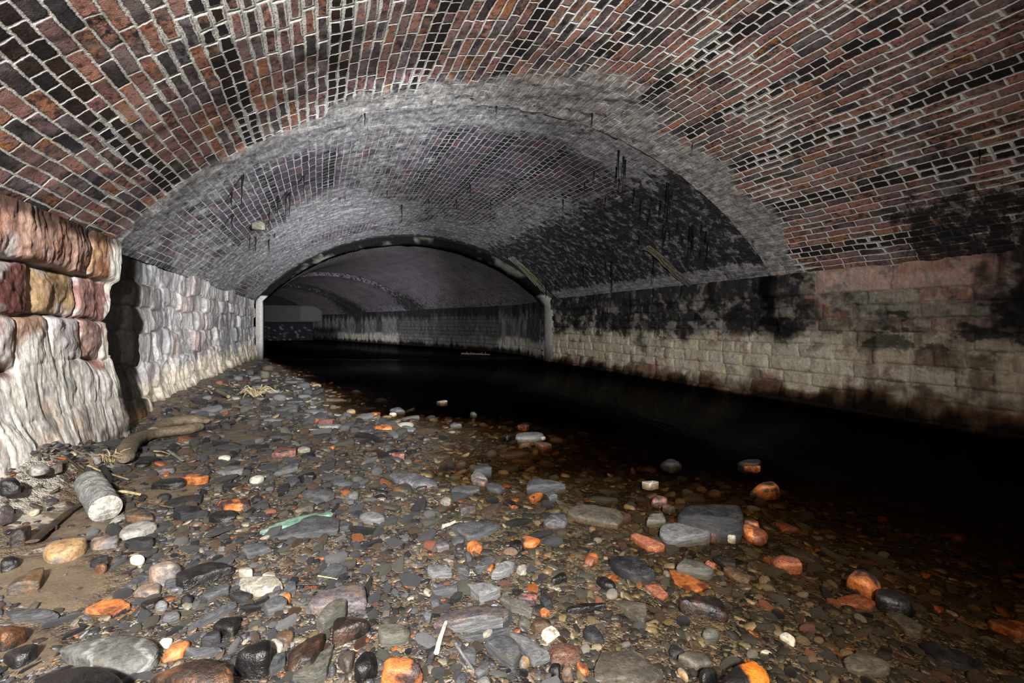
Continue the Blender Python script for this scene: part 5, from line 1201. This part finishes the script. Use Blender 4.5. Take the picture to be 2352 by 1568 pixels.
def cat3(pts, n):
    P = np.array(pts, float); P = np.vstack([2 * P[0] - P[1], P, 2 * P[-1] - P[-2]])
    out = []
    for t in np.linspace(0, len(pts) - 1 - 1e-6, n):
        i = int(t); f = t - i; p0, p1, p2, p3 = P[i:i + 4]
        out.append(.5 * (2 * p1 + (p2 - p0) * f + (2 * p0 - 5 * p1 + 4 * p2 - p3) * f * f + (3 * p1 - p0 - 3 * p2 + p3) * f ** 3))
    return np.array(out)

# stone core cylinder, broken pale end toward the camera
def core():
    R = .062
    a = on(243, 1192, R * .8); b = on(203, 1128, R * .9)
    ax = (b - a) / np.linalg.norm(b - a); ln = np.linalg.norm(b - a)
    path = [a + ax * (ln * s) for s in np.linspace(0, 1, 40)]
    rad = [R * (1 - .03 * math.sin(k * .9)) for k in range(40)]
    rad[-1] *= .80; rad[-2] *= .93; rad[-3] *= .98
    V, f = tube_geo(path, rad, 40, 1.0, 3, .10)
    root = link('stone_core', None, None, None, 'grey speckled stone core cylinder lying on the sand at left, broken pale end toward us', 'stone core')
    root.location = a
    me = geo_me('shaft', V - a, [q for q in f if len(set(q)) == 4 or (len(V) - 1) in q], M['core'])
    link('shaft', me, None, root)
    # broken face: rough disc bulging toward the camera
    rr, aa = np.meshgrid(np.linspace(0, 1, 12), np.linspace(0, 2 * math.pi, 41)[:-1], indexing='ij')
    side = np.cross(ax, (0, 0, 1)); side /= np.linalg.norm(side); upv = np.cross(side, ax)
    pts = (np.cos(aa)[..., None] * side + np.sin(aa)[..., None] * upv) * (rr * R)[..., None]
    bul = (.014 * (1 - rr ** 2) + (fbm(pts[..., 0] * 60, pts[..., 1] * 60, pts[..., 2] * 60, 5, 4) - .5) * .022 * (1 - rr ** 4))
    pts = pts - ax * bul[..., None]
    F_ = []
    for i in range(11):
        for k in range(40):
            F_.append((i * 40 + k, i * 40 + (k + 1) % 40, (i + 1) * 40 + (k + 1) % 40, (i + 1) * 40 + k))
    me = geo_me('broken_end', pts.reshape(-1, 3), F_, M['coreend'])
    e = link('broken_end', me, None, root, 'pale crystalline broken end face')
    OCC.append((a[0], a[1], .08)); OCC.append(((a[0] + b[0]) / 2, (a[1] + b[1]) / 2, .09)); OCC.append((b[0], b[1], .08))
core()

def driftwood():
    px = [(286, 1072), (291, 1048), (308, 1026), (340, 1012), (385, 1004), (430, 998), (462, 990)]
    P = cat3([on(x, y, .045) for x, y in px], 60)
    s = np.linspace(0, 1, 60)
    rad = .048 + .012 * np.sin(s * 5) + .018 * sstep(.55, .9, s); rad[-1] *= .55; rad[-2] *= .8; rad[-3] *= .93; rad[0] *= .6; rad[1] *= .85
    V, f = tube_geo(P, rad, 20, .75, 4, .25)
    base = P[30].copy(); base[2] = float(ground(base[0], base[1]))
    root = link('driftwood', None, None, None, 'curved pale grey driftwood lying at the foot of the left wall, by the black joint', 'driftwood'); root.location = base
    link('stem', geo_me('stem', V - base, f, M['wood']), None, root)
    px = [(352, 1004), (380, 990), (420, 980), (455, 980), (474, 982)]
    P2 = cat3([on(x, y, .060) for x, y in px], 36)
    s = np.linspace(0, 1, 36); rad = .050 * np.sin(np.clip(s, .05, .97) * math.pi) ** .5 * 1.25 + .014
    V, f = tube_geo(P2, rad, 18, .55, 5, .2)
    link('broad_end', geo_me('broad_end', V - base, f, M['wood']), None, root)
    px = [(360, 985), (400, 972), (445, 962)]
    P3 = cat3([on(x, y, .04) for x, y in px], 20)
    for q in P[::6]: OCC.append((q[0], q[1], .06))
    for q in P2[::6]: OCC.append((q[0], q[1], .07))
driftwood()

def stick(crop, pts, r, mat, name, cat, label, flat=1.0, lift=.012, group=None, n=24, twigs=0):
    ox, oy, s = CROPS[crop]
    W = [on(ox + x / s, oy + y / s, lift + r) for x, y in pts]
    for q in W: q[2] = max(q[2], .02)
    P = cat3(W, n)
    rad = r * (1 - .35 * np.linspace(0, 1, n))
    parts = [tube_geo(P, rad, 8, flat, len(OCC), .3)]
    rr = random.Random(len(label))
    for k in range(twigs):
        i = rr.randrange(4, n - 4)
        d = np.array([rr.uniform(-1, 1), rr.uniform(-1, 1), rr.uniform(.2, 1)]); d /= np.linalg.norm(d)
        parts.append(tube_geo([P[i] + d * (.10 * q) for q in np.linspace(0, 1, 5)], r * .5 * np.linspace(1, .3, 5), 6))
    V, f = join_geo(parts); c = V.mean(axis=0)
    o = link(name, geo_me(name, V - c, f, M[mat]), None, None, label, cat, group); o.location = c
    return o
stick('A', [(250,1185),(400,1060),(520,960),(640,880)], .022, 'darkwood', 'wooden_lath', 'wood', 'dark brown wooden strip half sunk in the sand, ending at the stone core', flat=.3, lift=-.004)
stick('A', [(510,530),(600,605),(670,662)], .008, 'darkwood', 'twig', 'twig', 'straight dark olive twig behind the stone core')
stick('A', [(680,595),(780,640)], .010, 'straw', 'reed_stalk', 'reed', 'pale flat reed stalk just above the stone core', flat=.4)
stick('A', [(840,655),(990,702)], .009, 'straw', 'reed_stalk', 'reed', 'pale split reed stalk running right from the stone core over brown mud', flat=.4)
stick('A', [(1240,440),(1330,500),(1410,560)], .013, 'grey', 'wooden_lath', 'wood', 'pale grey flat lath poking out below the driftwood', flat=.3)
stick('A', [(1185,475),(1250,480),(1310,500)], .006, 'straw', 'reed_stalk', 'reed', 'thin straw crossing behind the pale grey flat lath')
stick('A', [(860,812),(960,802),(1080,822)], .010, 'straw', 'twig', 'twig', 'tan twig lying right of the middle of the stone core')
stick('A', [(1130,872),(1230,900),(1335,920)], .006, 'brown', 'twig', 'twig', 'thin brown twig above the square cut black slate block')
stick('A', [(790,620),(830,680),(850,760)], .018, 'black', 'twig', 'twig', 'short thick black twig touching the right side of the stone core')
stick('C', [(60,160),(170,190),(290,225)], .008, 'straw', 'twig', 'twig', 'branching dry straw twig below the far left wall', twigs=5)
stick('C', [(0,255),(60,280),(110,308)], .030, 'wood', 'reed_stalk', 'reed', 'hollow grey tube of wood lying under the far left wall')
stick('C', [(180,400),(280,410),(400,405)], .014, 'wood', 'twig', 'twig', 'curved brown branch tip right of the hollow grey tube')
stick('C', [(-190,150 + 90),(-120,215),(-60,260)], .018, 'wood', 'reed_stalk', 'reed', 'bleached bent tube lying in the driftwood pile by the left wall')
stick('C', [(820,655),(940,645),(1060,638)], .014, 'white', 'wooden_lath', 'wood', 'flat white slat on the upper gravel bank', flat=.35)
stick('G', [(220,1345),(265,1180),(318,1028)], .0085, 'white', 'wooden_lath', 'wood', 'white stick standing out of the gravel left of the stacked long stones', flat=.6)
stick('G', [(415,1240),(480,1350),(585,1500)], .005, 'slatel', 'twig', 'twig', 'thin grey bent twig under the stacked long stones')
stick('F', [(770,650),(900,645),(1080,658)], .0035, 'black', 'twig', 'twig', 'thin dark twig running to the long wet purplish grey brick', lift=.012)
stick('F', [(980,560),(1080,575),(1170,592)], .003, 'straw', 'twig', 'twig', 'thin pale straw at the tip of the tapering dark slate')
stick('G', [(290,80),(350,60),(405,35)], .010, 'white', 'twig', 'twig', 'small white stub of stick above the purple brown brick piece')
stick('P', [(1060,866),(1090,868),(1125,870)], .03, 'wood', 'branch', 'branch', 'pale floating stick with a brown sprig in mid stream', lift=.05, twigs=9)

def tuft(px, py, h, n, label, spread=1.0):
    b = on(px, py, .0); r = random.Random(px)
    parts = []
    for k in range(n):
        a = r.uniform(0, 6.283); l = h * r.uniform(.5, 1.2); sp = r.uniform(.3, 1.2) * spread
        p0 = b + np.array([math.cos(a), math.sin(a), 0]) * h * .1
        p1 = p0 + np.array([math.cos(a) * sp * l * .5, math.sin(a) * sp * l * .5, l * .6])
        p2 = p0 + np.array([math.cos(a + .4) * sp * l, math.sin(a + .4) * sp * l, l * r.uniform(.1, .7)])
        parts.append(tube_geo(cat3([p0, p1, p2], 7), np.linspace(.0045, .0015, 7) * (1 if h < .15 else 1.6), 5))
    V, f = join_geo(parts)
    o = link('dry_root_tuft', geo_me('dry_root_tuft', V - b, f, M['straw']), None, None, label, 'root tuft'); o.location = b
tuft(255, 1062, .10, 34, 'ragged pale root tuft left of the driftwood, under the white calcite')
tuft(588, 912, .22, 40, 'ragged pale straw tuft on the upper bank near the water', 1.2)

# pale root strands on the right side of the vaults, a brick stub, thin dark straws hanging
def vault_pt(px, py, xl=XL - .06, xr=XR + .02, rise=RISE + .015):
    """where the sight line through a pixel meets the vault"""
    dx = (px - 1176) / F; dz = -(py - HY) / F
    D = np.array([dx * CT + ST, -dx * ST + CT, dz])
    W = xr - xl; R = (W * W / 4 + rise * rise) / (2 * rise); cx = (xl + xr) / 2; cz = ZS + rise - R
    A = D[0] ** 2 + D[2] ** 2; B = 2 * (-cx * D[0] + (CAM_Z - cz) * D[2]); C_ = cx ** 2 + (CAM_Z - cz) ** 2 - R * R
    disc = B * B - 4 * A * C_
    if disc < 0: return None
    k = (-B + math.sqrt(disc)) / (2 * A)
    p = np.array([0, 0, CAM_Z]) + D * k
    n = np.array([cx - p[0], 0, cz - p[2]]); n /= np.linalg.norm(n)
    return p, n
M_ROOT = stone_mat('pale_root', (52, 50, 40), (92, 90, 74), (130, 128, 108), .6)
def roots(pts, n, r, label, jit=6):
    rr = random.Random(len(label)); parts = []
    for k in range(n):
        off = (rr.uniform(-jit, jit), rr.uniform(-jit, jit) * .6)
        W = []
        a, b_ = rr.uniform(0, .25), rr.uniform(.75, 1)
        m = len(pts)
        for i, (x, y) in enumerate(pts):
            q = vault_pt(x + off[0] + rr.uniform(-2, 2), y + off[1] + rr.uniform(-2, 2))
            if q is None: continue
            W.append(q[0] + q[1] * rr.uniform(.01, .05))
        if len(W) < 3: continue
        P = cat3(W, 22)
        parts.append(tube_geo(P, np.linspace(r, r * .5, 22), 6, 1, k, .4))
    V, f = join_geo(parts); c = V.mean(axis=0)
    o = link('root_strand', geo_me('root_strand', V - c, f, M_ROOT), None, None, label, 'roots'); o.location = c
roots([(1488, 566), (1508, 578), (1530, 600), (1556, 626), (1590, 652)], 12, .016, 'pale fibrous root strands clinging to the black right haunch of the grey vault')
roots([(1172, 590), (1200, 612), (1232, 644), (1262, 684)], 12, .022, 'pale root strands along the right side of the dark arch ring', 5)

def stub():
    p, n = vault_pt(588, 510)
    q, f = stone_geo(np.array([(-.08, -.05), (.08, -.05), (.085, .04), (-.07, .055)]), .13, 9, .02, 5, 3, 2, .05)
    o = link('brick_stub', stone_me('brick_stub', q, f, M_ROOT), None, None, 'yellowish lump sticking out of the left side of the grey vault', 'stub')
    o.location = p + n * .05
stub()

M_DRIP = stone_mat('black_drip_crust', (4, 4, 4), (9, 9, 9), (16, 16, 16), .6, spec=.1, mud=0)
def drips():
    ceil = bpy.data.objects['ceiling.001']
    r = random.Random(12)
    zones = [(1420, 1740, 340, 600, 46), (1500, 1640, 400, 560, 12), (1240, 1480, 540, 680, 10), (520, 700, 380, 560, 12), (860, 1180, 400, 520, 6), (1290, 1430, 370, 470, 6), (700, 900, 600, 690, 0)]
    protos = []
    for k in range(6):
        L = .10 + .05 * k
        P = [np.array([r.uniform(-.006, .006) * (q > 0), r.uniform(-.006, .006) * (q > 0), .03 - L * q]) for q in np.linspace(0, 1, 7)]
        V, f = tube_geo(P, np.array([.020, .013, .009, .007, .006, .005, .003]) * r.uniform(.7, 1.2), 7, 1, k, .5, up=(0, 1, 0))
        protos.append(geo_me('stalactite', V, f, M_DRIP))
    n = 0
    for x0, x1, y0, y1, cnt in zones:
        for _ in range(cnt):
            if n >= 96: break
            q = vault_pt(r.uniform(x0, x1), r.uniform(y0, y1))
            if q is None or not (4.6 < q[0][1] < 12.5) : continue
            o = bpy.data.objects.new('stalactite', protos[r.randrange(6)]); COL.objects.link(o)
            o.parent = ceil; o.location = q[0]; s = r.uniform(.7, 1.25); o.scale = (s, s, s * r.uniform(.7, 1.3)); n += 1
    ceil2 = bpy.data.objects['ceiling']
    for x, y in ((945, 470 - 210), (1140, 245), (1360, 262), (838, 262), (775, 310), (2250, 345), (1590, 330)):
        q = vault_pt(x, y, XL, XR, RISE)
        if q is None or q[0][1] > 4.5: continue
        o = bpy.data.objects.new('stalactite', protos[r.randrange(4)]); COL.objects.link(o); o.parent = ceil2; o.location = q[0]; o.scale = (.6, .6, .7)
drips()

# concrete lintel at the far end
def lintel():
    A, B = LP[-12], RP[-12]
    v = B - A; ang = math.atan2(v[1], v[0]); ln = np.linalg.norm(v); c = (A + B) / 2
    root = link('lintel_beam', None, None, None, 'brown beam across the far end of the tunnel, pale block at its right end', 'beam', None, 'structure')
    root.location = (c[0], c[1], 1.55); root.rotation_euler = (0, 0, ang)
    me = box_me('beam', ln * .96, .35, .95, .03); me.materials.append(stone_mat('rusty_beam', (16, 11, 10), (26, 18, 17), (36, 26, 25), .7, mud=0)); link('beam', me, None, root)
    me = box_me('pale_block', ln * .17, .36, .9, .05, 3); me.materials.append(stone_mat('pale_block', (40, 39, 42), (56, 55, 58), (66, 65, 68), .7, mud=0))
    e = link('pale_block', me, None, root, 'pale block at the right end'); e.location = (ln * .40, -.06, 0)
lintel()

# ------------------------------------------------------------------ loose slates, pebbles and brick chips: one object each
GRP = {}
def poly_rand(r, n, ecc):
    a = sorted(r.uniform(0, 6.283) for _ in range(n))
    a = [6.283 * (i + r.uniform(-.3, .3)) / n for i in range(n)]
    return np.array([(math.cos(t) * r.uniform(.8, 1.1), math.sin(t) * ecc * r.uniform(.8, 1.1)) for t in a])
def protos(kind, mats, n, seed):
    r = random.Random(seed); out = []
    for k in range(n):
        if kind == 'slate': g = stone_geo(poly_rand(r, r.randint(3, 6), r.uniform(.28, .7)), r.uniform(.18, .42), 32, .014, seed + k, 3, 3)
        elif kind == 'pebble': g = stone_geo(poly_rand(r, 7, r.uniform(.55, .9)), r.uniform(.6, .95), 2.8, .012, seed + k, 3, 0)
        else: g = stone_geo(poly_rand(r, r.randint(4, 5), r.uniform(.5, .9)), r.uniform(.6, .95), 7, .025, seed + k, 3, 2)
        out.append((stone_me(kind, g[0], g[1], M[mats[k % len(mats)]]), np.ptp(g[0][:, 2])))
    return out
P_SL = protos('slate', ['slate', 'slate', 'slated', 'slatel', 'slate', 'slateg', 'slated', 'slate'], 16, 900)
P_PB = protos('pebble', ['slate', 'dull', 'slate', 'slateg', 'brown', 'slated', 'slate', 'slatel', 'dull', 'brown'], 20, 1000)
P_BR = protos('brick', ['rust', 'orangeb', 'brbrick', 'rust', 'salmon', 'redbr'], 12, 1100)
P_SK = protos('slate', ['dull', 'slateg', 'slated', 'slate', 'brown', 'dull'], 14, 1200)
P_SKP = protos('pebble', ['dull', 'brown', 'slateg', 'tan', 'slated', 'beige'], 12, 1300)

def in_frame_bank(px, py):
    p, d = pix(px, py, 0.03)
    xw = float(np.interp(p[1], WY, WX))
    return xw - p[0], p, d

def scatter(kind, count, lo, hi, plist, name, cat, label, group, where, seed):
    r = random.Random(seed); n = tries = 0
    while n < count and tries < count * 60:
        tries += 1
        px = r.uniform(-20, 2352); py = r.uniform(850, 1600)
        e, p, d = in_frame_bank(px, py)
        if p[0] < XL + .16 or p[0] > XR - .3: continue
        if not where(e, px, py, p): continue
        if sandy(px, py) > .35 and r.random() < .85: continue
        sz = r.uniform(lo, hi) ** 1.0 * d / F * .5
        sz = min(sz, .16)
        if any((p[0] - x) ** 2 + (p[1] - y) ** 2 < (.80 * (q + sz * .62)) ** 2 for x, y, q in OCC): continue
        me, th = plist[r.randrange(len(plist))]
        gz = float(ground(p[0], p[1]))
        o = bpy.data.objects.new(name, me); COL.objects.link(o)
        o.location = (p[0], p[1], gz + th * sz * (.22 if e > 0 else .05))
        o.rotation_euler = (r.gauss(0, .13), r.gauss(0, .13), r.uniform(0, 6.283))
        o.scale = (sz, sz, sz)
        o['label'] = label; o['category'] = cat; o['group'] = group
        OCC.append((p[0], p[1], sz * .62)); n += 1
bank_hi = lambda e, x, y, p: e > .02 and y < 1110
bank_lo = lambda e, x, y, p: e > .02 and y >= 1110
wet = lambda e, x, y, p: -1.9 < e < -.03
scatter('slate', 115, 30, 78, P_SL, 'slate_chip', 'slate', 'small loose grey slate chip on the upper gravel bank', 'slate chips on the upper bank', bank_hi, 1)
scatter('slate', 125, 34, 84, P_SL, 'slate_chip', 'slate', 'small loose grey slate chip in the near gravel bank', 'slate chips on the near bank', bank_lo, 2)
scatter('pebble', 110, 18, 44, P_PB, 'pebble', 'pebble', 'small rounded pebble on the upper gravel bank', 'pebbles on the upper bank', bank_hi, 3)
scatter('pebble', 130, 20, 48, P_PB, 'pebble', 'pebble', 'small rounded pebble in the near gravel bank', 'pebbles on the near bank', bank_lo, 4)
scatter('brick', 34, 16, 46, P_BR, 'brick_chip', 'brick', 'small orange or rusty brick chip on the gravel bank', 'brick chips on the bank', lambda e, x, y, p: e > .02, 5)
scatter('brick', 34, 18, 56, P_BR, 'brick_chip', 'brick', 'small orange brick chip under the stream water', 'brick chips under water', wet, 6)
scatter('slate', 130, 36, 100, P_SK, 'sunken_slate', 'slate', 'dull slate lying under the stream water', 'slates under water', wet, 7)
scatter('pebble', 140, 24, 52, P_SKP, 'sunken_pebble', 'pebble', 'rounded pebble lying under the stream water', 'pebbles under water', wet, 8)

# ------------------------------------------------------------------ gravel too fine to count
def gravel(n, lo, hi, where, name, label, seed, pal):
    t = NT(name)
    obj = t.coord('Object'); c = t.attr('Col', 'Color')
    nn = t.noise(obj, 120, 4, .7)
    c = t.mix(1.0, c, t.ramp(nn, [(.25, (.55, .55, .55)), (.75, (1.35, 1.35, 1.35))]), 'MULTIPLY')
    mat = t.done(c, t.M('ADD', .28, t.M('MULTIPLY', nn, .3)), t.bump(nn, .4, .004), .5)
    g = np.random.default_rng(seed)
    px = g.uniform(-150, 2352, n * 4); py = g.uniform(835, 1760, n * 4)
    d = F * (CAM_Z - .03) / (py - HY); xc = (px - 1176) * d / F
    x, y = xc * CT + d * ST, -xc * ST + d * CT
    e = np.interp(y, WY, WX) - x
    ok = where(e) & (x > XL + .06) & (x < XR - .2) & (y < 13.5)
    sd = np.zeros(len(px))
    for a, b, c1, c2 in SAND: sd = np.maximum(sd, np.exp(-((px - a) / c1) ** 2 - ((py - b) / c2) ** 2))
    ok &= ~((sd > .35) & (g.random(len(px)) < .93))
    x, y, d = x[ok][:n], y[ok][:n], d[ok][:n]; n = len(x)
    sz = (lo + (hi - lo) * g.random(n) ** 1.8) * d / F * .5
    sz = np.minimum(sz, .05)
    oc = np.array(OCC); keep = np.ones(n, bool)
    for i in range(0, n, 500):
        dd = (x[i:i + 500, None] - oc[None, :, 0]) ** 2 + (y[i:i + 500, None] - oc[None, :, 1]) ** 2
        keep[i:i + 500] = (dd > (oc[None, :, 2] * .95 + sz[i:i + 500, None] * .35) ** 2).all(1)
    x, y, d, sz = x[keep], y[keep], d[keep], sz[keep]; n = len(x)
    v, f = ICO[2]; nv = len(v)
    v = v[None] * np.array([1, 1, 1.0])
    p = g.uniform(2.2, 9, n)
    el = np.stack([np.ones(n), g.uniform(.35, .9, n), g.uniform(.16, .5, n)], 1)
    rad = (np.abs(v) ** p[:, None, None]).sum(2) ** (-1 / p[:, None])
    q = v * rad[..., None]
    q = q * (1 + (g.random((n, nv)) - .5)[..., None] * .18)
    q = q * el[:, None, :] * sz[:, None, None]
    a = g.uniform(0, 6.283, n); ca, sa = np.cos(a)[:, None], np.sin(a)[:, None]
    tx = g.normal(0, .25, n)[:, None]
    q = np.stack([q[..., 0] * ca - q[..., 1] * sa, q[..., 0] * sa + q[..., 1] * ca, q[..., 2] + q[..., 0] * tx], 2)
    gz = ground(x, y) + (fbm(x * 14, y * 14, 0, 411, 3) - .5) * .016
    q += np.stack([x, y, gz + el[:, 2] * sz * np.where(np.interp(y, WY, WX) > x, .35, .0)], 1)[:, None, :]
    V = q.reshape(-1, 3)
    Fc = (f[None] + (np.arange(n) * nv)[:, None, None]).reshape(-1, 3)
    pal = np.array([lin(*c[:3]) for c in pal for _ in range(c[3])])
    cc = pal[g.integers(0, len(pal), n)] * g.uniform(.7, 1.3, n)[:, None]
    me = mesh_np(name, V, Fc, True, None, {'Col': np.repeat(cc, nv, axis=0)})
    me.set_sharp_from_angle(angle=math.radians(45))
    link(name, me, mat, None, label, 'gravel', None, 'stuff')
DRY = [(50, 50, 52, 12), (68, 68, 70, 10), (32, 31, 32, 10), (82, 77, 69, 7), (92, 80, 62, 6), (118, 112, 98, 2), (70, 56, 44, 7), (122, 70, 38, 1), (56, 50, 44, 7)]
WET = [(60, 54, 44, 10), (46, 44, 39, 12), (80, 70, 52, 7), (34, 32, 30, 8), (98, 84, 58, 3), (116, 106, 86, 2), (126, 72, 34, 1)]
gravel(14500, 5, 24, lambda e: e > -.03, 'gravel', 'fine mixed gravel of slate bits and grit covering the bank', 21, DRY)
gravel(8800, 7, 30, lambda e: (e <= -.03) & (e > -2.3), 'gravel', 'fine brown gravel covering the stream bed under water', 22, WET)
